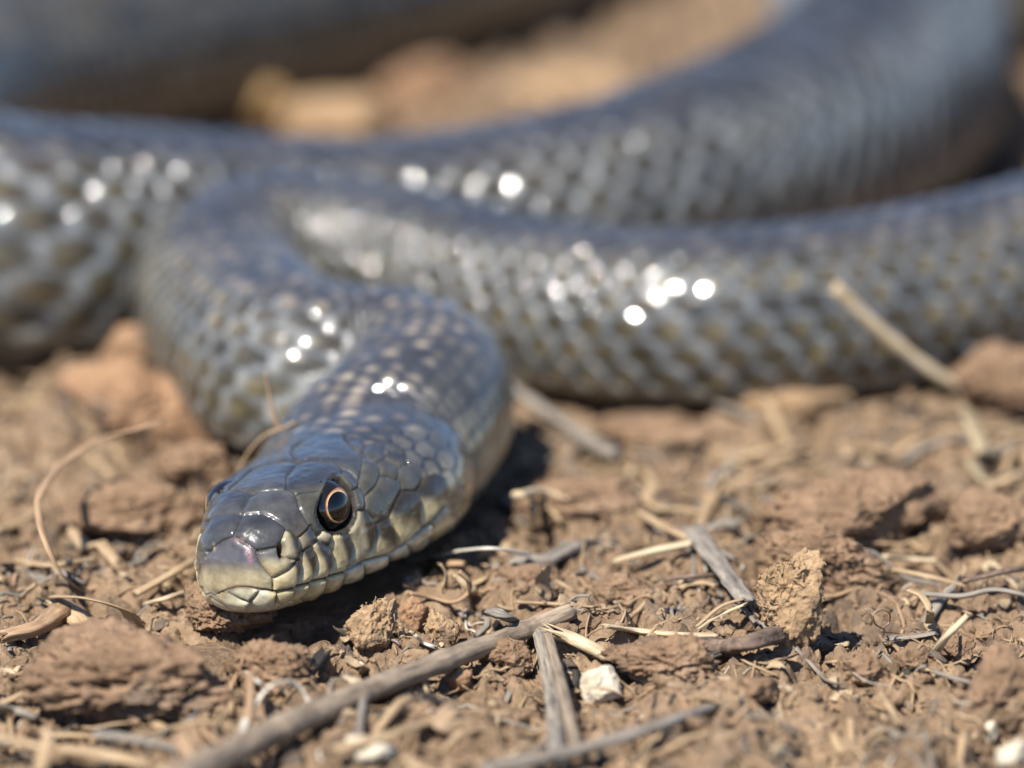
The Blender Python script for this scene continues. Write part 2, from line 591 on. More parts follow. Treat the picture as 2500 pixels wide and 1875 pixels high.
# name: polygon, colour at the start, colour at the end, direction (image), middle, softness
HEADP = [
    (A_((175, 1290), (195, 1180), (215, 1060), (300, 900), (420, 815), (530, 775), (620, 790), (720, 850), (820, 930), (850, 1020), (905, 1120), (970, 1210), (1035, 1290), (1030, 1420), (960, 1400), (850, 1380), (720, 1355), (600, 1345), (500, 1370), (420, 1410), (340, 1440), (250, 1380)), (0.36, 0.30, 0.185), (0.082, 0.075, 0.079), (0, -1), 0.42, 0.18),
    (A_((520, 1430), (600, 1375), (700, 1365), (840, 1410), (830, 1450), (740, 1535), (640, 1510)), CR2, CR2, (0, 1), 0.5, 0.2),
    (A_((850, 1450), (960, 1410), (1060, 1440), (1050, 1560), (960, 1605), (870, 1595), (775, 1540)), CR2, CR, (1, 0), 0.8, 0.2),
    (A_((400, 1440), (520, 1450), (640, 1515), (740, 1550), (690, 1610), (600, 1610), (500, 1570), (420, 1500)), CR2, CR, (-1, 0), 0.8, 0.2),
    (A_((1110, 1430), (1280, 1380), (1290, 1450), (1260, 1500), (1170, 1545), (1075, 1545)), CR, BR, (1, 0.2), 0.86, 0.09),
    (A_((1300, 1370), (1480, 1320), (1470, 1390), (1420, 1470), (1340, 1520), (1260, 1530), (1290, 1460)), CR, BR, (1, 0.2), 0.86, 0.09),
    (A_((1480, 1310), (1690, 1260), (1690, 1310), (1650, 1400), (1570, 1480), (1480, 1520), (1400, 1520), (1470, 1420)), CR, BR, (1, 0.2), 0.86, 0.09),
    (A_((1700, 1250), (1905, 1180), (1910, 1230), (1870, 1340), (1800, 1430), (1700, 1490), (1600, 1520), (1680, 1390)), CR, BR, (1, 0.2), 0.88, 0.09),
    (C_((340, 1290), (495, 1220), (510, 1290), (500, 1390), (400, 1440), (320, 1450), (345, 1350)), CR2, BR, (1, 0.2), 0.92, 0.10),
    (C_((500, 1215), (710, 1150), (718, 1200), (690, 1290), (600, 1370), (500, 1395), (512, 1300)), CR2, BR, (1, 0.1), 0.92, 0.10),
    (C_((715, 1145), (860, 1055), (900, 1120), (880, 1160), (800, 1230), (700, 1285), (720, 1210)), CR2, BR, (1, 0.1), 0.92, 0.10),
    (C_((865, 1050), (1060, 885), (1095, 920), (1060, 1000), (960, 1110), (890, 1160), (900, 1120)), CR2, BR, (1, -0.3), 0.9, 0.15),
    (C_((1080, 880), (1170, 760), (1200, 790), (1190, 900), (1090, 1030), (1060, 1010), (1095, 930)), TN, CR, (1, 1), 0.5, 0.3),
    (A_((1035, 1270), (1200, 1170), (1310, 1060), (1350, 1030), (1370, 1110), (1340, 1260), (1290, 1380), (1110, 1420), (1035, 1420)), CR, BR, (1, -0.3), 0.75, 0.08),
    (A_((1380, 950), (1510, 880), (1550, 960), (1560, 1080), (1530, 1210), (1480, 1310), (1310, 1360), (1370, 1200), (1375, 1080)), CR, BR, (1, -0.45), 0.62, 0.09),
    (A_((1520, 860), (1580, 815), (1700, 870), (1760, 960), (1765, 1070), (1720, 1190), (1690, 1250), (1500, 1290), (1560, 1150), (1560, 1000)), CR, DK, (1, -0.45), 0.60, 0.09),
    (A_((1750, 740), (1930, 730), (1990, 830), (2010, 930), (1990, 1060), (1920, 1170), (1720, 1240), (1765, 1100), (1760, 960), (1730, 860)), CR, DK, (1, -0.3), 0.67, 0.09),
    (C_((375, 970), (440, 850), (450, 790), (510, 790), (575, 850), (605, 910), (605, 1000), (570, 1100), (510, 1190), (345, 1270), (400, 1150), (415, 1040)), TN, BR, (1, -0.2), 0.65, 0.10),
    (C_((605, 900), (710, 855), (760, 920), (790, 1020), (785, 1080), (720, 1130), (520, 1200), (580, 1090), (610, 1000)), CR, BR, (0.5, -0.9), 0.52, 0.14),
    (C_((720, 850), (760, 750), (830, 620), (940, 620), (980, 680), (990, 830), (980, 900), (900, 1010), (790, 1090), (790, 1010), (760, 910)), CR, BR, (0.3, -1), 0.46, 0.16),
    (C_((960, 600), (1000, 530), (1090, 490), (1160, 520), (1180, 620), (1170, 720), (1100, 850), (1000, 920), (985, 830), (990, 700)), CR, BR, (0, -1), 0.50, 0.16),
    (A_((1590, 770), (1650, 695), (1750, 760), (1750, 820), (1710, 865), (1620, 820)), TN, DK, (1, 0.8), 0.55, 0.3),
    (A_((830, 935), (1090, 880), (1120, 930), (1150, 990), (1230, 1030), (1310, 1040), (1200, 1160), (1040, 1255), (970, 1190), (900, 1090), (850, 1000)), CR, (0.09, 0.085, 0.08), (0, -1), 0.52, 0.25),
    (A_((1150, 760), (1185, 680), (1260, 700), (1340, 780), (1375, 880), (1360, 970), (1320, 1040), (1240, 1020), (1160, 930), (1120, 880)), (0.33, 0.285, 0.18), BR, (1, -0.25), 0.55, 0.16),
    (A_((590, 700), (620, 620), (690, 490), (800, 475), (900, 475), (1020, 520), (1110, 590), (1190, 660), (1140, 790), (1090, 880), (830, 925), (740, 850), (640, 790), (590, 740)), DK2, DK, (0, -1), 0.5, 0.4),
    (A_((150, 880), (160, 780), (210, 640), (250, 560), (330, 510), (460, 485), (560, 480), (650, 495), (620, 600), (585, 700), (530, 760), (420, 800), (310, 890), (290, 930), (160, 905)), DK2, DK, (0, -1), 0.5, 0.4),
    (A_((660, 495), (680, 430), (740, 310), (830, 230), (960, 200), (1180, 185), (1270, 220), (1320, 300), (1340, 400), (1420, 560), (1470, 650), (1380, 740), (1330, 760), (1260, 700), (1190, 660), (1110, 580), (1000, 510), (880, 470), (780, 480)), DK2, (0.105, 0.085, 0.055), (1, 1), 0.85, 0.2),
    (A_((200, 560), (225, 440), (260, 320), (330, 240), (430, 200), (600, 205), (720, 225), (790, 250), (720, 340), (670, 430), (650, 490), (560, 475), (460, 480), (330, 505), (250, 555)), DK2, DK, (0, -1), 0.5, 0.4),
    (A_((1360, 770), (1470, 660), (1510, 620), (1560, 720), (1560, 780), (1510, 850), (1390, 920), (1375, 850)), (0.22, 0.18, 0.11), DK, (1, -0.6), 0.45, 0.25),
    (A_((1340, 260), (1400, 225), (1600, 205), (1620, 250), (1560, 360), (1530, 470), (1560, 600), (1600, 690), (1570, 740), (1510, 640), (1440, 520), (1370, 400)), OL, BR, (0.4, 1), 0.75, 0.3),
    (B_((1200, 870), (1200, 730), (1340, 580), (1500, 540), (1680, 545), (1820, 590), (1880, 670), (1800, 690), (1720, 740), (1690, 800), (1650, 880), (1610, 910), (1330, 930), (1260, 890)), DK, OL, (0.2, 1), 0.85, 0.2),
    (B_((510, 870), (650, 750), (820, 615), (1000, 570), (1190, 540), (1335, 570), (1200, 720), (1190, 880), (1000, 885), (860, 910), (790, 940), (700, 915)), DK, DK2, (0, 1), 0.5, 0.4),
    (B_((200, 930), (280, 830), (350, 720), (460, 630), (560, 620), (700, 625), (790, 620), (650, 740), (510, 860), (430, 905), (330, 960)), DK, DK2, (0, 1), 0.5, 0.4),
    (B_((1340, 560), (1260, 450), (1280, 380), (1400, 330), (1500, 290), (1620, 240), (1760, 220), (1890, 240), (1960, 310), (2070, 440), (2115, 520), (2120, 640), (2085, 770), (2010, 680), (1890, 620), (1800, 570), (1650, 535), (1490, 530)), DK, DK2, (0, 1), 0.5, 0.4),
    (B_((440, 610), (560, 500), (700, 400), (800, 330), (950, 270), (1130, 230), (1290, 250), (1350, 310), (1270, 380), (1250, 450), (1330, 560), (1190, 520), (1000, 560), (820, 605)), DK, DK2, (0, 1), 0.5, 0.4),
    (B_((1890, 640), (1960, 660), (2040, 740), (2085, 800), (2050, 870), (1980, 900), (1920, 830), (1870, 760)), OL, DK, (0.3, -1), 0.6, 0.3),
    (C_((410, 630), (470, 585), (510, 650), (515, 740), (490, 780), (440, 780), (430, 700)), OL, DK2, (0.4, 0.8), 0.6, 0.3),
    (C_((465, 590), (480, 440), (500, 350), (590, 350), (640, 430), (640, 480), (600, 580), (520, 660), (500, 610)), OL, DK2, (0.5, -1), 0.66, 0.3),
    (C_((525, 660), (610, 580), (650, 490), (720, 495), (820, 560), (810, 610), (750, 730), (710, 830), (600, 890), (590, 850), (530, 770)), OL, DK2, (0.8, -0.6), 0.75, 0.3),
    (C_((620, 380), (700, 360), (790, 410), (795, 490), (780, 520), (650, 485), (645, 420)), OL, DK2, (0.4, -1), 0.5, 0.3),
    (C_((805, 440), (860, 400), (950, 420), (985, 480), (980, 560), (930, 620), (840, 610), (820, 560), (795, 520)), OL, DK2, (0.4, -1), 0.5, 0.3),
    (C_((500, 290), (520, 250), (600, 240), (660, 290), (680, 350), (610, 365), (560, 340)), DK2, DK, (0.4, -1), 0.5, 0.3),
    (C_((350, 180), (420, 190), (500, 230), (520, 260), (500, 295), (430, 280)), DK2, DK, (0.4, -1), 0.5, 0.3),
    (C_((690, 340), (760, 310), (850, 350), (870, 395), (800, 410), (720, 365)), OL, DK, (0.4, -1), 0.4, 0.3),
    # the eye opening (last)
    (A_((1565, 400), (1620, 260), (1720, 100), (1780, 45), (1860, 60), (1950, 150), (2020, 270), (2050, 420), (2040, 530), (1990, 640), (1900, 715), (1780, 720), (1680, 690), (1600, 600), (1560, 480)), (0.02, 0.018, 0.016), (0.02, 0.018, 0.016), (0, 1), 0.5, 0.3),
]
EYE_ID = len(HEADP) - 1
# rasterise: which shield, and how far to its border (px)
RX0, RY0, RST = 440, 1020, 1.5
RW, RH = int(790 / RST), int(480 / RST)
rx = RX0 + RST * np.arange(RW)
ry = RY0 + RST * np.arange(RH)
QX, QY = np.meshgrid(rx, ry)


def sdf_poly(P, X, Y):
    d = np.full(X.shape, 1e9)
    ins = np.zeros(X.shape, bool)
    n = len(P)
    for k in range(n):
        a, c = P[k], P[(k + 1) % n]
        e = c - a
        t = np.clip(((X - a[0]) * e[0] + (Y - a[1]) * e[1]) / (e @ e + 1e-9), 0, 1)
        d = np.minimum(d, (X - a[0] - t * e[0]) ** 2 + (Y - a[1] - t * e[1]) ** 2)
        cond = (a[1] > Y) != (c[1] > Y)
        with np.errstate(divide='ignore', invalid='ignore'):
            xi = a[0] + (Y - a[1]) / (e[1] if abs(e[1]) > 1e-9 else 1e-9) * e[0]
        ins ^= cond & (X < xi)
    d = np.sqrt(d)
    return np.where(ins, -d, d)


s1 = np.full(QX.shape, 1e9)
s2 = np.full(QX.shape, 1e9)
sid = np.full(QX.shape, -1)
for k, rec in enumerate(HEADP):
    sd = sdf_poly(rec[0], QX, QY)
    nr = sd < s1
    s2 = np.where(nr, s1, np.minimum(s2, sd))
    sid = np.where(nr, k, sid)
    s1 = np.where(nr, sd, s1)
bd = np.clip((np.minimum(s2, 30) - s1) * 0.5, 0, 40)
COLR = np.zeros(QX.shape + (3,))
TPAR = np.zeros(QX.shape)
LIPM = np.zeros(QX.shape)
for k, (P, c1, c2, dr, mid, sf) in enumerate(HEADP):
    m = sid == k
    dr = np.array(dr, float) / np.hypot(*dr)
    pr = P @ dr
    t = (QX[m] * dr[0] + QY[m] * dr[1] - pr.min()) / (pr.max() - pr.min())
    wv = smooth(mid - sf, mid + sf, t)[:, None]
    COLR[m] = np.array(c1) * (1 - wv) + np.array(c2) * wv
    LIPM[m] = 1.0 if (1 <= k <= 23) else 0.0
    TPAR[m] = np.clip((QX[m] - P[:, 0].min()) / (P[:, 0].max() - P[:, 0].min()), 0, 1)


def sdf_line(P):
    d = np.full(QX.shape, 1e9)
    for a, c in zip(P[:-1], P[1:]):
        e = c - a
        t = np.clip(((QX - a[0]) * e[0] + (QY - a[1]) * e[1]) / (e @ e), 0, 1)
        d = np.minimum(d, np.hypot(QX - a[0] - t * e[0], QY - a[1] - t * e[1]))
    return d


LIPSEAM = sdf_line(A_((430, 1425), (520, 1385), (600, 1362), (700, 1362), (780, 1375)))
MOUTH = sdf_line(np.vstack([A_((430, 1420), (520, 1380), (620, 1352), (740, 1362), (960, 1405), (1060, 1428), (1290, 1380), (1480, 1315), (1690, 1255), (1910, 1180)), C_((500, 1215), (710, 1150), (860, 1055), (1060, 885), (1170, 750))]))


def rsample(arr, px, py, near=False):
    fx = np.clip((px - RX0) / RST, 0, RW - 1.001)
    fy = np.clip((py - RY0) / RST, 0, RH - 1.001)
    if near:
        return arr[np.round(fy).astype(int), np.round(fx).astype(int)]
    ix, iy = fx.astype(int), fy.astype(int)
    ax, ay = fx - ix, fy - iy
    if arr.ndim == 3:
        ax, ay = ax[:, None], ay[:, None]
    return (arr[iy, ix] * (1 - ax) + arr[iy, ix + 1] * ax) * (1 - ay) + (arr[iy + 1, ix] * (1 - ax) + arr[iy + 1, ix + 1] * ax) * ay


# stations of the head, local units: y, half width, top, bottom, height of widest, upper and lower exponent
ST = np.array([
    (0.00, 0.40, 0.74, 0.02, 0.34, 2.5, 2.6), (0.15, 0.43, 0.77, -0.03, 0.34, 2.5, 2.7), (0.30, 0.48, 0.83, -0.06, 0.35, 2.6, 2.8),
    (0.50, 0.555, 0.92, -0.08, 0.36, 2.9, 2.9), (0.70, 0.62, 0.98, -0.09, 0.37, 3.1, 3.0), (0.90, 0.68, 1.01, -0.09, 0.37, 3.1, 3.0),
    (1.10, 0.74, 1.03, -0.09, 0.37, 3.0, 2.9), (1.40, 0.84, 1.06, -0.08, 0.37, 2.8, 2.8), (1.80, 0.94, 1.09, -0.07, 0.39, 2.5, 2.6),
    (2.20, 1.02, 1.12, -0.10, 0.42, 2.3, 2.5), (2.60, 1.03, 1.16, -0.12, 0.45, 2.2, 2.4), (3.00, 1.01, 1.24, -0.12, 0.50, 2.1, 2.35), (3.60, 0.97, 1.40, -0.10, 0.60, 2.05, 2.3)])
SN = 0.24                           # length of the rounded snout


def ring(sv, nphi):
    """one cross-section at distance sv (cm) along the snake; local x, z from the belly, phi measured from the crown"""
    phi = np.linspace(-math.pi, math.pi, nphi, endpoint=False)
    yl = sv / HS
    hd = [np.interp(yl, ST[:, 0], ST[:, k]) for k in range(1, 7)]
    W, zt, zb, zw, nu, nl = hd
    rb = float(np.interp(sv, path_t, path_c[:, 3])) / HS
    k = float(smooth(3.0, 5.0, yl))
    W = W * (1 - k) + rb * k
    zt = zt * (1 - k) + 1.92 * rb * k
    zb = zb * (1 - k)
    zw = zw * (1 - k) + 0.90 * rb * k
    nu = nu * (1 - k) + 2.08 * k
    nl = nl * (1 - k) + 2.35 * k
    if yl < SN:
        q = math.sqrt(max(0.0, 1 - (1 - yl / SN) ** 2.2)) ** 0.85
        zc = 0.40 * (zt + zb) + 0.04
        W, zt, zb, zw = W * q, zc + (zt - zc) * q, zc + (zb - zc) * q, zc + (zw - zc) * q
    s, c = np.sin(phi), np.cos(phi)
    n = np.where(c >= 0, nu, nl)
    x = W * np.sign(s) * np.abs(s) ** (2 / n)
    z = np.where(c >= 0, zw + (zt - zw) * np.abs(c) ** (2 / n), zw - (zw - zb) * np.abs(c) ** (2 / n))
    return x * HS, z * HS, phi


def frame(sv):
    x = np.interp(sv, path_t, path_c[:, 0])
    y = np.interp(sv, path_t, path_c[:, 1])
    z = np.interp(sv, path_t, path_c[:, 2])
    a = [np.interp(np.clip(sv + e, 0, path_t[-1]), path_t, path_c[:, k]) for e in (-0.06, 0.06) for k in (0, 1, 2)]
    t = np.array([a[3] - a[0], a[4] - a[1], a[5] - a[2]])
    t /= np.linalg.norm(t)
    lat = np.array([t[1], -t[0], 0.0])
    lat /= np.linalg.norm(lat)
    up = np.cross(lat, t)
    k = 1 - float(smooth(2.6, 6.0, sv))
    ca, sa = math.cos(ROLL * k), math.sin(ROLL * k)
    lat2 = lat * ca + up * sa
    up2 = -lat * sa + up * ca
    return np.array([x, y, z]), t, lat2, up2


NH, NB = 560, 190
S_HEAD = 6.2
sh = list(SN * HS * (1 - np.cos(np.linspace(0.0, math.pi / 2, 60)))[1:])
while sh[-1] < 3.4:
    sh.append(sh[-1] + 0.0095)
while sh[-1] < S_HEAD:
    sh.append(sh[-1] + 0.018)
sb = []
c = sh[-1]
while c < path_t[-1] - 0.05:
    c += 0.035 if c < 30 else (0.055 if c < 72 else (0.075 if c < 120 else 0.12))
    sb.append(c)
rings = []
allS, allP, allR = [], [], []


def build_rings(ss, n):
    Vs, Ss, Ph = [], [], []
    for sv in ss:
        o, t, la, up = frame(sv)
        x, z, phi = ring(sv, n)
        Vs.append(o[None] + x[:, None] * la[None] + z[:, None] * up[None])
        Ss.append(np.full(n, sv))
        Ph.append(phi)
    return np.array(Vs), np.array(Ss), np.array(Ph)


VH, SH, PH = build_rings(sh, NH)
VB, SB, PB = build_rings(sb, NB)
# length of scales along the body and its running count
sg = np.linspace(0, path_t[-1] + 1, 4000)
Ls = np.interp(sg, [0, 3, 6, 10, 20, 60], [0.20, 0.21, 0.25, 0.31, 0.38, 0.44])
vg = np.concatenate([[0], np.cumsum((sg[1] - sg[0]) / Ls)[:-1]])


def normals(V):
    du = np.roll(V, -1, 1) - np.roll(V, 1, 1)
    dv = np.gradient(V, axis=0)
    n = np.cross(dv, du)
    n /= np.linalg.norm(n, axis=-1, keepdims=True) + 1e-12
    return n


NRH, NRB = normals(VH), normals(VB)
# make sure they point outwards
cen = VH.mean(1, keepdims=True)
if ((VH - cen) * NRH).sum() < 0:
    NRH, NRB = -NRH, -NRB

ROWP = 0.212


def lattice(S, phi):
    """overlapping pointed scales, the front one lying over the one behind:
    (rim measure m, along b, across a, row i, count j)"""
    af = np.abs(phi)
    wob1 = 0.10 * noise3(np.stack([S * 2.2, phi * 5.0, 0 * S + 3], -1), 71)
    wob2 = 0.10 * noise3(np.stack([S * 2.2, phi * 5.0, 0 * S + 9], -1), 72)
    u = np.sign(phi) * (af / ROWP - 0.014 * (af / ROWP) ** 2) + wob1
    v = np.interp(S, sg, vg) + wob2
    bb = np.full(S.shape, -9.0)
    aa = np.zeros(S.shape)
    mm_ = np.ones(S.shape)
    bi = np.zeros(S.shape)
    bj = np.zeros(S.shape)
    for di in (0, 1):
        i = np.floor(u) + di
        a = u - i
        off = 0.5 * (np.mod(i, 2))
        for dj in (0, 1):
            j = np.floor(v - off) + dj
            rj = ihash(i, j, np.full(S.shape, 91)) * 0.10 - 0.05
            b = v - off - j + rj
            w = 0.80 * np.clip(1 - np.clip(b / 0.68, 0, 1) ** 2, 0, 1) ** 0.62 + 1e-4
            okk = (np.abs(a) < w) & (b < 0.68) & (b > bb)
            bb = np.where(okk, b, bb)
            aa = np.where(okk, a, aa)
            mm_ = np.where(okk, np.maximum(np.abs(a) / w, np.clip(b, 0, 1) / 0.68), mm_)
            bi = np.where(okk, i, bi)
            bj = np.where(okk, j, bj)
    bb = np.where(bb < -1, -0.4, bb)
    return mm_, bb, aa, bi, bj


def body_skin(S, phi, P):
    m, b, a, i, j = lattice(S, phi)
    rnd = ihash(i, j, np.full(S.shape, 7))
    rnd2 = ihash(i, j, np.full(S.shape, 8))
    af = np.abs(phi)
    Lr = np.interp(S, sg, Ls)
    hgt = Lr * (0.10 * (1 - np.abs(a) ** 2) + 0.20 * (b + 0.5) - 0.17 * (b - 0.15) ** 2 - 0.06 * smooth(0.85, 1.0, m))
    hgt = hgt + Lr * (0.03 * (rnd - 0.5) + 0.07 * (rnd - 0.5) * a + 0.05 * (rnd2 - 0.5) * b)
    hgt = hgt * (1 + 0.35 * (1 - smooth(6.0, 10.0, S))) * (0.3 + 0.7 * smooth(2.4, 3.3, S))
    neck = 1 - smooth(5.0, 13.0, S)
    # dorsal and flank colours
    d_rim = np.array([0.030, 0.033, 0.042])
    d_cen = np.array([0.048, 0.050, 0.057])
    d_spot = np.array([0.27, 0.225, 0.165])
    f_rim = np.array([0.165, 0.176, 0.182])
    f_cen = np.array([0.038, 0.032, 0.020])
    f_spot = np.array([0.21, 0.17, 0.085])
    e1 = smooth(0.55, 0.95, m)[..., None]
    spot = np.exp(-(((b - 0.24) / 0.20) ** 2 + (a / (0.42 - 0.45 * np.clip(b, 0, 0.6))) ** 2) ** 1.5)
    spd = spot * np.clip(0.25 + 0.9 * rnd, 0, 1) * (0.35 + 0.6 * neck) * smooth(0.16, 0.30, rnd2)
    dors = d_cen * (1 - e1) + d_rim * e1
    dors = dors * (1 - spd[..., None]) + d_spot * spd[..., None]
    spf = spot * np.clip(rnd2 * 1.3 - 0.1, 0, 1) * 0.65
    e2 = smooth(0.48, 0.82, m)[..., None]
    flank = f_cen * (1 - e2) + f_rim * e2
    flank = flank * (1 - spf[..., None]) + f_spot * spf[..., None]
    nh = (1 - smooth(5.0, 8.5, S))[..., None]
    e3 = smooth(0.52, 0.86, m)[..., None]
    fl_h = np.array([0.078, 0.078, 0.074]) * (1 - e3) + np.array([0.018, 0.019, 0.022]) * e3
    low = smooth(1.0, 1.45, af)[..., None]
    fl_l = np.array([0.26, 0.235, 0.16]) * (1 - e3) + np.array([0.085, 0.066, 0.038]) * e3
    fl_l = fl_l * (1 - 0.6 * smooth(0.55, 0.8, rnd2)[..., None] * smooth(0.2, 0.45, b)[..., None])
    fl_h = fl_h * (1 - low) + fl_l * low
    flank = flank * (1 - nh) + fl_h * nh
    wob = 0.12 * noise3(np.stack([S * 0.5, phi * 2, 0 * S], -1), 3)
    kf = smooth(0.34, 0.85, af + wob)[..., None]
    c = dors * (1 - kf) + flank * kf
    # stretched neck: pale skin in cross bars between the scale rows
    v = np.interp(S, sg, vg)
    bar = smooth(0.30, 0.52, b) * smooth(4.6, 6.4, S) * (1 - smooth(11.5, 14.5, S)) * smooth(0.20, 0.7, af)
    c = c * (1 - 0.7 * bar[..., None]) + np.array([0.27, 0.272, 0.255]) * 0.7 * bar[..., None]
    # throat and belly
    kb = smooth(1.95, 2.25, af + wob * 0.6)[..., None]
    bel = np.array([0.31, 0.295, 0.24])
    c = c * (1 - kb) + (bel * (0.8 + 0.3 * rnd[..., None])) * kb
    c = c * (0.70 + 0.55 * rnd[..., None]) * (1 - 0.06 * smooth(28, 45, S) - 0.36 * smooth(78, 92, S))[..., None]
    dust = np.clip(smooth(1.2, 2.2, af) * 0.55 + 0.12, 0, 1) * smooth(-0.1, 0.7, fbm(P * 1.4, 3, 77)) * smooth(3.0, 8.0, S)
    dust = np.clip(dust * (0.6 + 0.8 * (1 - m)), 0, 0.6) * 0.75
    c = c * (1 - 0.75 * dust[..., None]) + np.array([0.21, 0.155, 0.105]) * 0.75 * dust[..., None]
    seam = smooth(0.93, 1.0, m)[..., None] * (1 - kb) * 0.55
    c = c * (1 - seam) + np.array([0.045, 0.045, 0.045]) * seam
    vent = smooth(2.15, 2.3, af)
    vv = v * 1.0
    vp = np.abs(vv - np.round(vv)) * 2
    hv = Lr * 0.05 * (1 - vp ** 6)
    hgt = hgt * (1 - vent) + hv * vent
    return hgt, np.concatenate([c, dust[..., None]], -1)


def head_skin(V, NR, S, phi):
    hb, cb = body_skin(S, phi, V)
    dustb = cb[..., 3:]
    cb = cb[..., :3]
    V2, N2 = V.reshape(-1, 3), NR.reshape(-1, 3)
    S2, ph2 = S.ravel(), phi.ravel()
    yl = ((V2 - HO) @ HR) / HS
    view = Cc - V2
    view /= np.linalg.norm(view, axis=1, keepdims=True)
    fac = (N2 * view).sum(1)
    # left-hand (seen) side is looked up directly, the far side through its mirror image
    Vm = head_to_world(yl * np.array([-1, 1, 1]))
    Nl = (N2 @ HR) * np.array([-1, 1, 1])
    Nm = Nl @ HR.T
    vm = Cc - Vm
    vm /= np.linalg.norm(vm, axis=1, keepdims=True)
    facm = (Nm * vm).sum(1)
    use_m = (fac < 0.12) & (yl[:, 0] < 0)
    pix = proj(np.where(use_m[:, None], Vm, V2))
    fc = np.where(use_m, facm, fac)
    sdv = rsample(s1, pix[:, 0], pix[:, 1])
    inr = (pix[:, 0] > RX0) & (pix[:, 0] < RX0 + RST * RW) & (pix[:, 1] > RY0) & (pix[:, 1] < RY0 + RST * RH)
    ok = smooth(0.02, 0.10, fc) * smooth(7.0, 3.0, sdv) * inr * smooth(2.75 * HS, 2.6 * HS, S2)
    bdv = rsample(bd, pix[:, 0], pix[:, 1])
    idv = rsample(sid, pix[:, 0], pix[:, 1], True)
    cv = rsample(COLR, pix[:, 0], pix[:, 1])
    tp = rsample(TPAR, pix[:, 0], pix[:, 1])
    lip = cv[:, 0] > 0.2
    lipw = rsample(LIPM, pix[:, 0], pix[:, 1])
    hh = (0.016 + 0.016 * lipw) * (1 - np.exp(-(bdv / 4.5) ** 1.3)) + 0.006 * (1 - np.exp(-bdv / 14.0)) - 0.014 * np.exp(-(bdv / 1.5) ** 2) + 0.030 * (tp - 0.5) * lipw + 0.004 * fbm(V2 * 9.0, 3, 55)
    # eye opening
    eye = (idv == EYE_ID)
    ein = np.where(eye, np.clip(-sdv, 0, 12), 0)
    hh = np.where(eye, 0.02 - 0.27 * smooth(0.0, 8.0, ein), hh)
    hh = hh + np.where(~eye, (0.016 + 0.020 * smooth(1240, 1190, pix[:, 1])) * np.exp(-(np.maximum(sdf_eye(pix), 0) / 12.0) ** 2), 0)
    sm_ = np.exp(-(bdv / 1.35) ** 2)[:, None] * 0.85
    # mouth line
    ml = rsample(MOUTH, pix[:, 0], pix[:, 1])
    hh = hh - 0.022 * np.exp(-(ml / 2.2) ** 2)
    lips = np.exp(-(rsample(LIPSEAM, pix[:, 0], pix[:, 1]) / 5.0) ** 2)
    # nostril
    q = ((pix[:, 0] - 687.0) / 9.5) ** 2 + ((pix[:, 1] - 1346) / 18.0) ** 2
    nst = np.exp(-q ** 1.5)
    cn = cv * (1 - sm_) + np.array([0.030, 0.026, 0.022]) * sm_
    cn = cn * (1 - 0.8 * lips[:, None]) + np.array([0.15, 0.078, 0.045]) * 0.8 * lips[:, None]
    mw = np.exp(-(ml / 1.6) ** 2)[:, None] * 0.8
    cn = cn * (1 - mw) + np.array([0.03, 0.02, 0.014]) * mw
    cn = cn * (1 - nst[:, None]) + np.array([0.03, 0.006, 0.006]) * nst[:, None]
    # scuffed pink patch beside the rostral shield
    P3 = np.stack([pix[:, 0] / 7.0, pix[:, 1] / 7.0, 0 * pix[:, 0]], -1)
    nz = noise3(P3, 21)
    for (cx, cy, rx_, ry_, cc, st) in ((613, 1362, 7, 12, (0.36, 0.14, 0.16), 0.8), (588, 1318, 18, 4, (0.40, 0.20, 0.18), 0.6), (606, 1343, 7, 14, (0.62, 0.46, 0.44), 0.7), (526, 1336, 5, 9, (0.58, 0.42, 0.32), 0.7)):
        w = np.exp(-((((pix[:, 0] - cx) / rx_) ** 2 + ((pix[:, 1] - cy) / ry_) ** 2) ** 1.5)) * st * np.clip(0.6 + nz, 0, 1) * ~use_m
        cn = cn * (1 - w[:, None]) + np.array(cc) * w[:, None]
    mot = 1 + 0.22 * fbm(V2 * 5.0, 4, 12)
    cn = cn * mot[:, None]
    hh = hh - 0.16 * nst
    hgt = hb.ravel() * (1 - ok) + hh * ok
    # under the chin: smooth cream skin
    chin = (1 - ok) * smooth(1.75, 2.1, np.abs(ph2)) * (1 - smooth(2.2, 3.4, S2))
    # crown and cheek that no shield covers
    c = cb.reshape(-1, 3) * (1 - ok[:, None]) + cn * ok[:, None]
    c = c * (1 - chin[:, None]) + np.array([0.46, 0.42, 0.30]) * chin[:, None]
    side = (1 - ok) * (1 - smooth(1.6, 2.4, S2)) * smooth(1.9, 1.4, np.abs(ph2))
    c = c * (1 - 0.7 * side[:, None]) + np.array([0.08, 0.078, 0.07]) * 0.7 * side[:, None]
    k = smooth(0.0, 0.07, S2)
    hgt = hgt * k + 0.02 * (1 - k)
    dst = 0.75 * np.exp(-(sdf_eye(pix) / 6.5) ** 2) + 0.45 * sm_[:, 0]
    dst = np.clip(dustb.ravel() * (1 - ok) + dst * ok, 0, 0.85)
    return hgt.reshape(S.shape), np.concatenate([c.reshape(S.shape + (3,)), dst.reshape(S.shape)[..., None]], -1)


EYEP = HEADP[EYE_ID][0]
EYE_SD = sdf_poly(EYEP, QX, QY)


def sdf_eye(pix):
    return rsample(EYE_SD, pix[:, 0], pix[:, 1])


hH, cH = head_skin(VH, NRH, SH, PH)
hB, cB = body_skin(SB, PB, VB)
taper = np.interp(SB, path_t, path_c[:, 3])
hB = hB * np.clip(taper / 1.0, 0, 1.25)
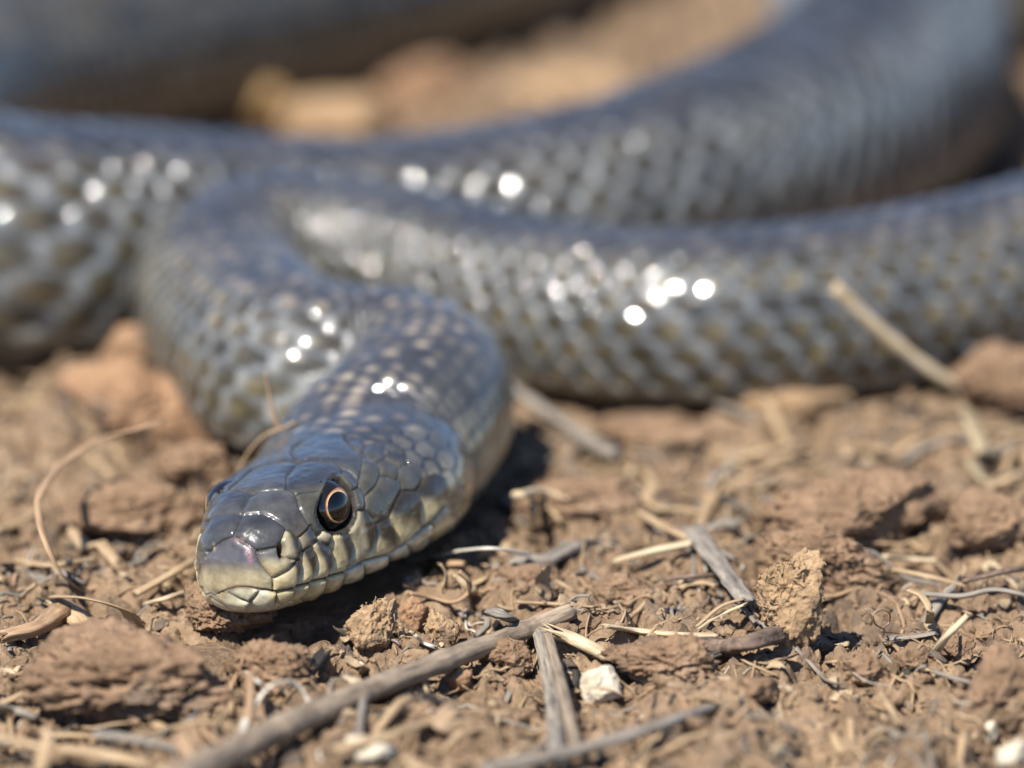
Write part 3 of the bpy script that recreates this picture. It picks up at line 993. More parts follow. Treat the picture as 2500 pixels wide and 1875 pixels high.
# folds of skin inside tight bends are avoided by damping relief where the ring spacing collapses
VH2 = VH + NRH * hH[..., None]
VB2 = VB + NRB * hB[..., None]
tip = VH[0].mean(0) + (VH[0].mean(0) - VH[1].mean(0))
tail = VB[-1].mean(0)
VV = np.vstack([VH2.reshape(-1, 3), VB2.reshape(-1, 3), VH2[0].mean(0)[None], tail[None]])
CC = np.vstack([cH.reshape(-1, 4), cB.reshape(-1, 4), cH[0].mean(0)[None], cB[-1].mean(0)[None]])


def grid_faces(r, n, base):
    a = base + np.arange(r * n).reshape(r, n)
    q = np.roll(a, -1, 1)
    return np.stack([a[:-1], q[:-1], q[1:], a[1:]], -1).reshape(-1, 4)


nHv = VH.shape[0] * NH
faces4 = np.vstack([grid_faces(VH.shape[0], NH, 0), grid_faces(VB.shape[0], NB, nHv)])
tri = []
lastH = (VH.shape[0] - 1) * NH
ia = ib = 0
while ia < NH or ib < NB:                    # stitch the fine neck ring to the coarser body ring
    if ib >= NB or (ia < NH and (ia + 1) / NH <= (ib + 1) / NB):
        tri.append((lastH + ia % NH, lastH + (ia + 1) % NH, nHv + ib % NB))
        ia += 1
    else:
        tri.append((lastH + ia % NH, nHv + (ib + 1) % NB, nHv + ib % NB))
        ib += 1
iT, iE = len(VV) - 2, len(VV) - 1
k = np.arange(NH)
tri += list(zip(np.full(NH, iT), np.roll(k, -1), k))
k = nHv + (VB.shape[0] - 1) * NB + np.arange(NB)
tri += list(zip(np.full(NB, iE), k, np.roll(k, -1)))
# orientation check: first quad normal against outward
q = faces4[len(faces4) // 3]
nn = np.cross(VV[q[1]] - VV[q[0]], VV[q[2]] - VV[q[0]])
rowi = q[0] // NH if q[0] < nHv else None
cen_q = VH[rowi].mean(0) if rowi is not None else VB[(q[0] - nHv) // NB].mean(0)
tri = np.array(tri)
if nn @ (VV[q[0]] - cen_q) < 0:
    faces4 = faces4[:, ::-1]
    tri = tri[:, ::-1]
snake = bpy.data.objects.new('snake', None)
snake.empty_display_size = 0.02
snake.location = (HO[0] * CM, HO[1] * CM, 0)
col.objects.link(snake)
tag(snake, 'glossy slate grey snake lying in loops with its cream-lipped head on the soil', 'snake')
body = make_mesh('body', VV, [faces4, tri], M['snake'], snake, colr=CC, origin=(HO[0], HO[1], 0))


# eyes
def eye_mat(name, c, rough=0.03, coatw=1.0):
    m, nt, b = new_mat(name)
    tc = nd(nt, 'ShaderNodeTexCoord')
    n = nd(nt, 'ShaderNodeTexNoise', i_Scale=900.0, i_Detail=4.0)
    nt.links.new(tc.outputs['Object'], n.inputs['Vector'])
    o = ramp(nt, n.outputs[0], [(0.3, tuple(0.7 * x for x in c)), (0.7, tuple(min(1, 1.25 * x) for x in c))])
    nt.links.new(o, b.inputs['Base Color'])
    b.inputs['Roughness'].default_value = rough
    b.inputs['Specular IOR Level'].default_value = 0.2
    b.inputs['Coat Weight'].default_value = coatw
    b.inputs['Coat Roughness'].default_value = 0.02
    return m


M['eye'] = eye_mat('eye_black', (0.010, 0.008, 0.007), 0.08)
M['pupil'] = eye_mat('pupil_black', (0.0025, 0.0025, 0.003), 0.04)
M['iris'], nt, b = new_mat('iris_copper')
at = nd(nt, 'ShaderNodeAttribute', attribute_name='col')
nt.links.new(at.outputs['Color'], b.inputs['Base Color'])
b.inputs['Roughness'].default_value = 0.25
b.inputs['Coat Weight'].default_value = 1.0
b.inputs['Coat Roughness'].default_value = 0.02


def sphere_patch(c, ax, r, a0, a1, n1, n2, wob=0.0, seed=0):
    ax = ax / np.linalg.norm(ax)
    e1 = np.cross(ax, [0, 0, 1.0])
    e1 /= np.linalg.norm(e1)
    e2 = np.cross(e1, ax)
    Vp, par = [], []
    for k in range(n1 + 1):
        for j in range(n2):
            t = 2 * math.pi * j / n2
            aa0 = a0
            aa1 = a1(t) if callable(a1) else a1
            a = aa0 + (aa1 - aa0) * k / n1
            dirv = ax * math.cos(a) + (e1 * math.cos(t) + e2 * math.sin(t)) * math.sin(a)
            Vp.append(c + dirv * r)
            par.append((k / n1, t))
    idq = np.arange((n1 + 1) * n2).reshape(n1 + 1, n2)
    qn = np.roll(idq, -1, 1)
    F = np.stack([idq[:-1], idq[1:], qn[1:], qn[:-1]], -1).reshape(-1, 4)
    return np.array(Vp), F, np.array(par)


ER = 0.285
fr = ((Cc - VH.reshape(-1, 3)) * NRH.reshape(-1, 3)).sum(1) > 0
pv = proj(VH.reshape(-1, 3))
kk = np.where(fr & (SH.ravel() < 2.2), np.hypot(pv[:, 0] - 828, pv[:, 1] - 1236), 1e9).argmin()
Qw = VH.reshape(-1, 3)[kk]
Ql = ((Qw - HO) @ HR) / HS
for sx in (1, -1):
    ql = Ql * np.array([sx, 1, 1])
    axl = np.array([sx * math.cos(math.radians(20)), -math.sin(math.radians(20)), 0.10])
    axw = HR @ (axl / np.linalg.norm(axl))
    c = head_to_world(ql) + axw * (0.028 if sx > 0 else 0.085) - axw * ER
    Ve, Fe, _ = sphere_patch(c, axw, ER, 0.0, math.radians(100), 30, 64)
    e = make_mesh('eye', Ve, Fe, M['eye'], snake, origin=tuple(c))
    Vi, Fi, par = sphere_patch(c, axw, ER + 0.003, 0.53, lambda t: 0.53 + 0.09 + 0.20 * max(0, math.cos(t - (2.5 if sx > 0 else 0.6))) ** 3, 10, 96)
    w = par[:, 0]
    ang = par[:, 1]
    inner = np.array([0.70, 0.47, 0.24])
    outer = np.array([0.34, 0.15, 0.065])
    ci = inner * (1 - smooth(0.15, 0.6, w))[:, None] + outer * smooth(0.15, 0.6, w)[:, None]
    dk = smooth(0.75, 1.0, w)[:, None]
    ci = ci * (1 - dk) + np.array([0.03, 0.018, 0.012]) * dk
    ci = ci * (1 + 0.5 * noise3(Vi * 22.0, 5))[:, None]
    ci = np.clip(ci, 0, 1)
    io = make_mesh('iris', Vi, Fi, M['iris'], None, colr=ci, origin=tuple(c))
    Vp, Fp, _ = sphere_patch(c, axw, ER + 0.005, 0.0, 0.54, 12, 64)
    po = make_mesh('pupil', Vp, Fp, M['pupil'], None, origin=tuple(c))
    for ch in (io, po):
        ch.parent = e
        ch.location = (0, 0, 0)
tag(e, None)

print('time %.1f' % (time.time() - T0))
# ------------------------------------------------------------------ soil clods, pebbles
ICO = {}


def ico(n):
    if n not in ICO:
        bm = bmesh.new()
        bmesh.ops.create_icosphere(bm, subdivisions=n, radius=1.0)
        v = np.array([q.co[:] for q in bm.verts])
        f = np.array([[q.index for q in t.verts] for t in bm.faces])
        bm.free()
        ICO[n] = (v, f)
    return ICO[n]


def worley3(P, seed=0):
    I = np.floor(P).astype(np.int64)
    f1 = np.full(len(P), 9.0)
    one = np.ones(len(P), np.int64)
    for dx in (-1, 0, 1):
        for dy in (-1, 0, 1):
            for dz in (-1, 0, 1):
                a, b_, c_ = I[:, 0] + dx, I[:, 1] + dy, I[:, 2] + dz
                h = ihash(a, b_, c_, one * seed)
                h2 = (h * 517.3) % 1.0
                h3 = (h * 7919.7) % 1.0
                d = (a + h - P[:, 0]) ** 2 + (b_ + h2 - P[:, 1]) ** 2 + (c_ + h3 - P[:, 2]) ** 2
                f1 = np.minimum(f1, d)
    return np.sqrt(f1)


def lump(n, seed, rough=0.35, facet=0.22, fine=0.05):
    """a chipped block of soil built up of grains"""
    v, f = ico(n)
    rl = np.random.RandomState(int(seed) * 13 + 5)
    o = np.array([seed * 3.17, seed * 1.91, seed * 7.3])
    pn = rl.normal(size=(15, 3))
    pn /= np.linalg.norm(pn, axis=1, keepdims=True)
    pd = rl.uniform(0.62, 1.0, 15)
    vw = v + 0.18 * np.stack([noise3(v * 1.6 + o, 61), noise3(v * 1.6 + o, 62), noise3(v * 1.6 + o, 63)], 1)
    vw /= np.linalg.norm(vw, axis=1, keepdims=True)
    dots = np.maximum(vw @ pn.T, 0.05)
    r = (((dots / pd) ** 9).sum(1)) ** (-1 / 9.0)
    r = np.minimum(r, 1.35)
    r = r * (1 + rough * 0.7 * noise3(v * 1.3 + o, 2))
    r = r - facet * 0.8 * np.abs(noise3(v * 3.1 + o, 5)) + facet * 0.4 * np.abs(noise3(v * 5.3 + o, 9))
    if n >= 4:
        q = v * r[:, None]
        r = r + fine * 1.5 * (0.55 - worley3(q * 4.2 + o, 3)) + fine * 1.0 * (0.5 - worley3(q * 9.5 + o, 4))
        r = r + fine * 0.8 * fbm(q * 9.0 + o, 4 if n >= 5 else 2, 11, 0.65)
        r = r - fine * 2.0 * smooth(0.25, 0.75, noise3(q * 4.0 + o, 41))
    return v * r[:, None], f


def tube(Q, t, w0, w1, flat, seed, nseg, flute, rag, twist=0.0, swell=0.0):
    n = len(Q)
    T = np.gradient(Q, axis=0)
    T /= np.linalg.norm(T, axis=1, keepdims=True)
    ref = np.array([0, 0, 1.0])
    lat = np.cross(T, ref)
    ln = np.linalg.norm(lat, axis=1, keepdims=True)
    lat = np.where(ln > 0.05, lat / np.maximum(ln, 1e-6), np.array([[1.0, 0, 0]]))
    up = np.cross(lat, T)
    rs = np.random.RandomState(seed)
    fl = rs.rand(nseg) * 2 - 1
    a = np.linspace(0, 2 * math.pi, nseg, endpoint=False)
    k = np.linspace(0, 1, n)
    w = (w0 * (1 - k) + w1 * k) * 0.5
    w = w * (1 + swell * np.sin(k * math.pi)) * (1 + 0.10 * noise3(np.stack([t * 1.7, np.full(n, seed * 3.3), 0 * t], -1), 3))
    ends = rs.rand(2, nseg) - 0.5
    if t[-1] > 1.0:
        w = w * (1 + 0.16 * np.exp(-((((t + seed * 0.37) % 1.25) - 0.6) / 0.06) ** 2)) * (1 + 0.05 * noise3(np.stack([t * 6.0, np.full(n, seed * 1.3), 0 * t], -1), 8))
    Vs, uv = [], []
    for j in range(n):
        rr = w[j] * (1 + flute * fl + 0.07 * noise3(np.stack([np.cos(a) * 1.5 + seed, np.sin(a) * 1.5, np.full(nseg, t[j] * 2.4)], -1), 4))
        tw = twist * k[j]
        xx = np.cos(a) * rr
        zz = np.sin(a) * rr * flat
        if twist:
            xx, zz = xx * math.cos(tw) - zz * math.sin(tw), xx * math.sin(tw) + zz * math.cos(tw)
        p = Q[j] + xx[:, None] * lat[j] + zz[:, None] * up[j]
        if j == 0:
            p = p + T[j] * (ends[0] * rag * w0)[:, None]
        if j == n - 1:
            p = p + T[j] * (ends[1] * rag * w1)[:, None]
        Vs.append(p)
        uv.append(np.stack([np.abs(a / math.pi - 1) * 0.12 * max(1.0, w0 * 4), np.full(nseg, t[j] * 0.35)], -1))
    V = np.array(Vs).reshape(-1, 3)
    uv = np.array(uv).reshape(-1, 2)
    F = [grid_faces(n, nseg, 0)]
    V = np.vstack([V, Q[0] + T[0] * w0 * 0.1, Q[-1] - T[-1] * w1 * 0.1])
    uv = np.vstack([uv, uv[0], uv[-1]])
    b0, b1 = len(V) - 2, len(V) - 1
    kk = np.arange(nseg)
    F.append(np.vstack([np.stack([np.full(nseg, b0), np.roll(kk, -1), kk], 1), np.stack([np.full(nseg, b1), (n - 1) * nseg + kk, (n - 1) * nseg + np.roll(kk, -1)], 1)]))
    return V, F, uv


def clod(name, px, pyb, wpx, hpx, mat, label, cat='clod', n=5, seed=1, deep=0.9, rough=0.35, rot=0.0, sink=0.16, base=None, group=None, facet=0.22, fine=0.05, tilt=0.0, fib=0):
    """px, pyb: foot of the clod in the photograph; wpx, hpx: its width and height there"""
    g = gp(px, pyb, 0.0) if base is None else np.array(base)
    s = depth(g) / FPX
    w, h = wpx * s, hpx * s
    v, f = lump(n, seed, rough, facet, fine)
    v = v / np.array([np.ptp(v[:, 0]), np.ptp(v[:, 1]), np.ptp(v[:, 2])])
    v = v - (v.max(0) + v.min(0)) / 2
    if rot or tilt:
        ca, sa = math.cos(rot), math.sin(rot)
        v = np.stack([v[:, 0] * ca - v[:, 1] * sa, v[:, 0] * sa + v[:, 1] * ca, v[:, 2] + tilt * v[:, 0]], 1)
        v = v / np.array([np.ptp(v[:, 0]), np.ptp(v[:, 1]), np.ptp(v[:, 2])])
    hz = h * 1.05 / math.cos(PITCH) * 1.15
    d = w * deep
    v = v * np.array([w, d, hz])
    c = g + np.array([0, d * 0.35, hz * 0.5 - sink * hz])
    gb = float(ground_h(np.array([c[0]]), np.array([c[1]]))[0])
    if base is None:
        c[2] = max(min(c[2], gb + hz * 0.45), gb + hz * 0.18)
    o = make_mesh(name, v + c, f, mat, None, origin=(c[0], c[1], c[2] - hz * 0.5))
    tag(o, label, cat, group)
    if fib:
        rf = np.random.RandomState(int(seed) + 900)
        Vw = v + c
        up_ok = np.nonzero((v[:, 2] > -0.1 * hz) & (v[:, 1] < 0.35 * d))[0]
        Vs, F4, F3, UV, bs = [], [], [], [], 0
        for k in range(fib):
            p0 = Vw[rf.choice(up_ok)]
            dr = rf.normal(size=3)
            ln = rf.uniform(0.06, 0.26)
            cv_ = rf.normal(0, 1.6, 3)
            pts_ = []
            for q in np.linspace(-0.5, 0.5, 6):
                pp = p0 + (dr / np.linalg.norm(dr) * q + cv_ * q * q * 0.5) * ln
                kn = ((Vw - pp) ** 2).sum(1).argmin()
                outv = (Vw[kn] - c) / np.linalg.norm(Vw[kn] - c)
                pts_.append(0.75 * (Vw[kn] + outv * 0.012) + 0.25 * pp)
            w_ = rf.uniform(0.008, 0.028)
            V_, F_, u_ = tube(np.array(pts_), np.linspace(0, ln, 6), w_, w_ * 0.7, 0.5, int(rf.randint(9999)), 6, 0.1, 1.0)
            Vs.append(V_); UV.append(u_); F4.append(F_[0] + bs); F3.append(F_[1] + bs); bs += len(V_)
        fo = make_mesh('fibres', np.vstack(Vs), [np.vstack(F4), np.vstack(F3)], M['straw'], o, uv=np.vstack(UV), origin=(c[0], c[1], c[2] - hz * 0.5))
        tag(fo, kind='stuff')
    return o


clod('clod', 560, 1560, 235, 130, M['clod'], 'rough red-brown clod under the chin of the snake', seed=2, n=6, deep=0.8, rough=0.3, rot=0.4, fine=0.1, fib=10)
clod('clod', 290, 1790, 600, 190, M['clod'], 'broad flaky red-brown clod with overhanging edge, biggest in the foreground', seed=5, n=6, deep=0.72, rough=0.3, rot=0.2, fine=0.11, facet=0.3, fib=40)
clod('clod', 655, 1700, 240, 115, M['clod'], 'crumbly reddish clod just behind the curled pale grass ribbon', seed=7, n=6, deep=0.7, rough=0.3, fine=0.1, fib=22)
clod('clod', 905, 1600, 135, 125, M['clod_tan'], 'round tan clod wrapped with plant fibre beside the long twig', seed=11, n=6, rough=0.22, fine=0.06, fib=26)
clod('clod', 1012, 1545, 75, 75, M['clod_orange'], 'small smooth orange-tan clod next to the round fibre-wrapped clod', seed=12, n=5, rough=0.2)
clod('clod', 1080, 1570, 95, 95, M['clod_tan'], 'dull tan clod touching the small orange-tan clod', seed=13, n=5, rough=0.25, fib=8)
clod('clod', 1930, 1580, 165, 205, M['clod_tan'], 'tall knobbly pale clod standing at the end of the bark twig', seed=17, n=6, deep=0.8, rough=0.22, fine=0.07, sink=0.05, fib=60)
clod('clod', 2010, 1470, 340, 165, M['clod'], 'flat layered red-brown slab of soil behind the tall pale clod', seed=19, n=6, deep=0.55, rough=0.25, facet=0.32, fine=0.07, tilt=-0.2, fib=14)
clod('clod', 1610, 1670, 300, 110, M['clod'], 'wide gritty brown clod beneath the bark twig', seed=23, n=6, deep=0.6, rough=0.28, fine=0.1, fib=24)
clod('clod', 1235, 1640, 140, 75, M['clod'], 'gritty red-brown clod between the long twig and the split twig', seed=29, n=6, deep=0.8, rough=0.3, fine=0.1, fib=14)
clod('clod', 1120, 1700, 70, 55, M['clod_orange'], 'little orange-brown crumb clod below the long twig', seed=31, n=4)
clod('clod', 2090, 1360, 500, 170, M['clod'], 'large pinkish brown clod with a dark hollow on its right', seed=37, n=6, deep=0.5, rough=0.25, fine=0.05, facet=0.18)
clod('clod', 2430, 1380, 240, 120, M['clod'], 'blurred brown clod across the dark hollow from the large pinkish clod', seed=41, n=5, rough=0.25)
clod('clod', 2440, 1030, 260, 170, M['clod'], 'blurred pinkish clod below the snake body by the greenish husk', seed=43, n=5, rough=0.25, deep=0.7)
clod('clod', 330, 1110, 400, 215, M['clod_orange'], 'large blurred orange clod in front of the snake loop', seed=47, n=5, rough=0.25, deep=0.5)
clod('clod', 315, 960, 200, 160, M['clod_orange'], 'pointed blurred orange clod against the neck loop of the snake', seed=49, n=5, rough=0.35, deep=0.6)
clod('clod', 320, 1330, 400, 120, M['clod'], 'blurred tan-brown mound inside the arc of the curved grass blade', seed=53, n=5, rough=0.3, deep=0.6)
clod('clod', 480, 1200, 220, 100, M['clod'], 'blurred brown clod close by the far cheek of the snake', seed=55, n=5, rough=0.3, deep=0.7)
clod('clod', 1410, 1310, 330, 95, M['clod'], 'blurred brown clod behind the forked straw', seed=59, n=5, deep=0.6, rough=0.3)
clod('clod', 1290, 1450, 190, 60, M['clod'], 'tan-brown clod lying past the tip of the white straw', seed=61, n=5, deep=0.7)
clod('clod', 1530, 1480, 170, 70, M['clod'], 'reddish clod between the pale straw and the broad grey stalk', seed=63, n=5, deep=0.7)
clod('clod', 1600, 1090, 320, 70, M['clod'], 'blurred tan clod in front of the snake body shadow', seed=67, n=5, deep=0.6)
clod('clod', 1950, 1060, 300, 75, M['clod_tan'], 'blurred pale tan clod at the foot of the leaning straw', seed=69, n=5, deep=0.6)
clod('clod', 2330, 1625, 110, 70, M['clod'], 'crumbly brown clod holding the upright broken stub', seed=71, n=5)
clod('clod', 2230, 1640, 90, 60, M['clod'], 'small dark brown clod beside the stub clod', seed=72, n=5, fib=6)
clod('clod', 2440, 1720, 180, 120, M['clod'], 'soft-edged brown clod beyond the fine white needle', seed=73, n=5, deep=0.8)
clod('clod', 2110, 1690, 130, 75, M['clod'], 'gritty brown clod crossed by the fine grass needle', seed=74, n=5, fib=10)
clod('clod', 1850, 1730, 110, 70, M['clod'], 'small blurred reddish clod near the grey split stem', seed=75, n=4)
clod('clod', 640, 1010, 120, 90, M['clod'], 'blurred brown clod just behind the crown of the snake', seed=76, n=4, base=None)
clod('clod', 630, 330, 150, 115, M['gold'], 'golden yellow lump of soil behind the snake coil', seed=79, n=5, rough=0.25, deep=1.0, sink=0.05)
clod('clod', 820, 350, 300, 110, M['clod_tan'], 'pale blurred lump next to the golden lump behind the coil', seed=81, n=4, rough=0.25)
clod('clod', 1030, 250, 460, 90, M['clod_orange'], 'blurred orange mound framed by the far coils', seed=83, n=4, rough=0.25)
clod('clod', 1400, 230, 460, 90, M['clod_tan'], 'blurred tan mound in front of the far right coil', seed=85, n=4, rough=0.25)
clod('clod', 1250, 90, 360, 90, M['clod'], 'low blurred brown mound farthest inside the coils', seed=87, n=4, rough=0.25)
clod('pebble', 1468, 1722, 104, 88, M['pebble'], 'cream white pebble beside the split twig', 'pebble', seed=91, n=5, rough=0.16, facet=0.16, fine=0.015, sink=0.06)
clod('pebble', 2478, 1880, 90, 70, M['pebble'], 'blurred white pebble in the loose foreground soil', 'pebble', seed=92, n=4, rough=0.2)
clod('pebble', 2420, 1815, 45, 50, M['pebble'], 'tiny pale pebble near the blurred white pebble', 'pebble', seed=93, n=3, rough=0.2)
clod('pebble', 905, 1875, 130, 60, M['pebble'], 'flat whitish chip of stone near the thick end of the long twig', 'pebble', seed=94, n=4, rough=0.25, facet=0.3)
clod('pebble', 1185, 1393, 42, 26, M['gold'], 'small round golden seed under the white straw', 'seed', seed=95, n=4, rough=0.08, facet=0.03, fine=0.01, sink=0.02)
clod('pebble', 50, 930, 170, 70, M['clod_tan'], 'pale blurred stone below the thick left coil', 'stone', seed=96, n=4, rough=0.2)


print('time %.1f' % (time.time() - T0))
# ------------------------------------------------------------------ straws, twigs, stems
def at_y(px, py, y):
    """the point seen at a pixel that stands y cm in front of the camera's foot"""
    d = Fv + np.array([1., 0, 0]) * (px - 1250) / FPX + Uv * (937.5 - py) / FPX
    return Cc + d * (y / d[1])


def strand(name, pts, w0, w1, mat, label, cat='straw', flat=0.6, seed=0, nseg=14, step=0.05, flute=0.08, rag=0.5, group=None, bend=0.0, hollow=False, twist=0.0, swell=0.0):
    """pts: (px, py, height above the soil); w0, w1: width in photo pixels at both ends"""
    P = np.array([at_y(*p[:3]) if len(p) == 4 else gp(*p) for p in pts])
    s0 = depth(P[0]) / FPX
    s1_ = depth(P[-1]) / FPX
    Q, t = resample(catmull(P, 16) if len(P) > 2 else catmull(np.vstack([P[0], (P[0] + P[1]) / 2, P[1]]), 16), step)
    V, F, uv = tube(Q, t, w0 * s0, w1 * s1_, flat, seed, nseg, flute, rag, twist, swell)
    o = make_mesh(name, V, F, mat, None, uv=uv, origin=(V[:, 0].mean(), V[:, 1].mean(), V[:, 2].min()))
    tag(o, label, cat, group)
    return o


S_ = strand
S_('twig', [(430, 1905, 0.42), (640, 1800, 0.40), (900, 1685, 0.30), (1120, 1600, 0.24), (1300, 1532, 0.18), (1400, 1490, 0.10)], 88, 50, M['twig'], 'long grey-brown twig lying diagonally over the foreground soil', 'twig', 0.9, 3, 18, 0.05, 0.06, 0.4)
S_('straw', [(1280, 1530, 0.12), (1350, 1490, 0.12), (1400, 1450, 0.12)], 46, 32, M['stem_brown'], 'flat tan straw continuing past the tip of the long twig', 'straw', 0.3, 4)
S_('split_twig', [(1318, 1545, 0.26), (1345, 1690, 0.26), (1362, 1850, 0.22)], 34, 46, M['twig_grey'], 'thicker half of the split grey twig by the white pebble', 'twig', 0.7, 5, 16, 0.05, 0.10, 0.8)
S_('split_twig', [(1338, 1548, 0.24), (1375, 1690, 0.24), (1408, 1830, 0.2)], 22, 34, M['twig'], 'thinner brown half of the split grey twig by the white pebble', 'twig', 0.7, 6, 14, 0.05, 0.10, 0.8)
S_('straw_chunk', [(1340, 1538, 0.24), (1400, 1560, 0.22), (1485, 1602, 0.14)], 46, 42, M['straw_pale'], 'short splintered pale reed piece by the head of the split twig', 'straw', 0.6, 7, 18, 0.03, 0.12, 1.6)
S_('straw', [(1478, 1528, 0.20), (1560, 1540, 0.20), (1680, 1552, 0.18), (1745, 1552, 0.12)], 20, 30, M['straw_pale'], 'glossy cream straw with a dark joint lying against the bark twig', 'straw', 0.6, 8, 16, 0.03, 0.1, 0.8)
S_('straw', [(1425, 1560, 0.12), (1452, 1540, 0.16), (1482, 1527, 0.2)], 5, 10, M['stem_brown'], 'thin brown stalk bent off the glossy cream straw', 'stalk', 0.8, 9, 10, 0.03)
S_('bark_twig', [(1655, 1566, 0.16), (1760, 1578, 0.2), (1830, 1568, 0.22), (1897, 1548, 0.22)], 40, 50, M['bark'], 'stout dark bark twig ending against the tall pale clod', 'twig', 0.85, 10, 20, 0.03, 0.14, 0.8)
S_('charred_bark', [(1655, 1645, 0.10), (1700, 1615, 0.14), (1755, 1590, 0.14)], 26, 40, M['char'], 'black charred bark flake under the bark twig', 'bark', 0.35, 11, 16, 0.03, 0.25, 1.2)
S_('straw', [(1700, 1530, 0.1), (1760, 1480, 0.26), (1815, 1462, 0.38)], 10, 14, M['straw'], 'upper prong of the dry straw pair sticking up by the broad grey stalk', 'straw', 0.4, 12, 12, 0.03, 0.1, 1.5)
S_('straw', [(1705, 1535, 0.1), (1760, 1500, 0.2), (1822, 1474, 0.3)], 8, 14, M['straw_pale'], 'lower prong of the dry straw pair sticking up by the broad grey stalk', 'straw', 0.4, 13, 12, 0.03, 0.1, 1.5)
S_('stalk', [(1690, 1290, 0.3), (1750, 1370, 0.26), (1825, 1470, 0.18)], 62, 48, M['twig_grey'], 'broad flat grey stalk slanting down towards the tall pale clod', 'stalk', 0.35, 14, 16)
S_('straw', [(1500, 1370, 0.2), (1590, 1345, 0.24), (1690, 1325, 0.24)], 22, 26, M['straw_pale'], 'blurred pale straw ending at the broad grey stalk', 'straw', 0.6, 15)
S_('straw', [(1700, 1300, 0.16), (1740, 1215, 0.3), (1775, 1160, 0.34)], 34, 26, M['straw'], 'blurred straw standing up above the broad grey stalk', 'straw', 0.6, 16)
S_('straw', [(1560, 1250, 0.2), (1650, 1300, 0.22), (1700, 1320, 0.2)], 22, 28, M['straw'], 'blurred buff straw crossing towards the broad grey stalk', 'straw', 0.6, 17)
S_('straw', [(1770, 1130, 0.16), (1860, 1105, 0.2), (1960, 1080, 0.16)], 36, 26, M['straw'], 'blurred tan straw lying in front of the snake shadow', 'straw', 0.6, 18)
S_('straw', [(2035, 700, 44.9, 1), (2140, 800, 45.0, 1), (2240, 880, 45.1, 1), (2335, 945, 45.2, 1)], 44, 34, M['straw_pale'], 'thick pale straw leaning up in front of the snake body', 'straw', 0.8, 19, 14, 0.08)
S_('husk', [(2350, 990, 0.3), (2385, 1060, 0.3), (2400, 1110, 0.2)], 20, 36, M['husk'], 'pale greenish husk at the edge of the large pinkish clod', 'husk', 0.5, 20, 14, 0.05, 0.2, 1.0, swell=0.4)
S_('husk', [(2370, 1130, 0.2), (2400, 1170, 0.2), (2440, 1190, 0.12)], 40, 20, M['husk'], 'shrivelled buff husk below the pale greenish husk', 'husk', 0.5, 21, 14, 0.05, 0.2)
S_('dry_stalk', [(398, 1030, 1.20), (340, 1046, 1.20), (240, 1075, 1.12), (160, 1125, 1.0), (108, 1185, 0.92), (92, 1245, 0.84), (110, 1320, 0.66), (150, 1400, 0.42), (215, 1450, 0.22), (300, 1480, 0.06)], 23, 9, M['stem_brown'], 'thin dry grass blade arching up in a wide curve left of the snake head', 'grass blade', 0.35, 22, 10, 0.05, 0.15, 0.6, swell=0.3)
S_('wood_chip', [(10, 1552, 0.12), (80, 1535, 0.18), (150, 1490, 0.28)], 40, 62, M['stem_brown'], 'gnarled brown wood piece with a pale broken end', 'wood', 0.7, 23, 18, 0.03, 0.2, 0.8)
S_('wood_chip', [(130, 1462, 0.30), (185, 1500, 0.26), (235, 1558, 0.12)], 60, 66, M['straw'], 'shredded fibrous straw bundle next to the gnarled wood piece', 'straw', 0.35, 24, 22, 0.03, 0.22, 1.6)
S_('dry_leaf', [(130, 1455, 0.34), (230, 1465, 0.36), (300, 1490, 0.28), (335, 1525, 0.10)], 34, 40, M['straw'], 'curled dry leaf blade behind the shredded straw bundle', 'leaf', 0.2, 25, 16, 0.04, 0.1, 0.8, twist=0.6)
S_('straw', [(340, 1480, 0.1), (400, 1462, 0.2), (470, 1440, 0.12)], 20, 16, M['straw_pale'], 'short pale straw left of the chin clod', 'straw', 0.6, 26)
S_('straw', [(330, 1450, 0.16), (420, 1400, 0.24), (500, 1350, 0.2)], 26, 20, M['straw'], 'blurred tan straw beside the snout of the snake', 'straw', 0.6, 27)
S_('straw', [(40, 1370, 0.16), (130, 1380, 0.2), (230, 1365, 0.16)], 26, 20, M['straw'], 'blurred buff straw crossing under the curved grass blade', 'straw', 0.6, 28)
S_('straw', [(600, 1640, 0.30), (635, 1668, 0.28), (660, 1690, 0.24)], 10, 12, M['straw_white'], 'small white forked stem tip touching the curled grass ribbon', 'stem', 0.6, 29, 10, 0.03)
S_('dry_ribbon', [(585, 1800, 0.34), (620, 1720, 0.42), (665, 1672, 0.46), (715, 1668, 0.44), (752, 1705, 0.34), (772, 1745, 0.22)], 14, 32, M['straw_white'], 'pale curled grass ribbon bending over beside the long twig', 'grass blade', 0.25, 30, 14, 0.04, 0.16, 0.8, twist=0.8)
S_('straw', [(585, 1810, 0.36), (605, 1760, 0.4), (612, 1640, 0.56)], 26, 20, M['stem_brown'], 'blurred brown stalk rising next to the curled grass ribbon', 'stalk', 0.7, 31)
S_('straw', [(815, 1832, 0.22), (950, 1795, 0.26), (1060, 1760, 0.26), (1118, 1742, 0.22)], 30, 24, M['straw'], 'blurred buff straw lying below the long twig', 'straw', 0.6, 32)
S_('twig', [(1180, 1880, 0.3), (1400, 1835, 0.3), (1600, 1775, 0.26), (1740, 1730, 0.2)], 38, 30, M['twig_grey'], 'blurred grey twig along the foreground under the split twig', 'twig', 0.9, 33, 14)
S_('twig', [(890, 1690, 0.20), (882, 1745, 0.18), (872, 1800, 0.12)], 20, 18, M['twig_grey'], 'short grey twig stub hanging under the long twig', 'twig', 0.8, 34, 12, 0.04)
S_('twig_stub', [(440, 1800, 0.55), (470, 1850, 0.42), (510, 1910, 0.3)], 46, 56, M['stem_brown'], 'blurred blunt brown stub pointing up beside the long twig', 'stub', 0.85, 35, 14)
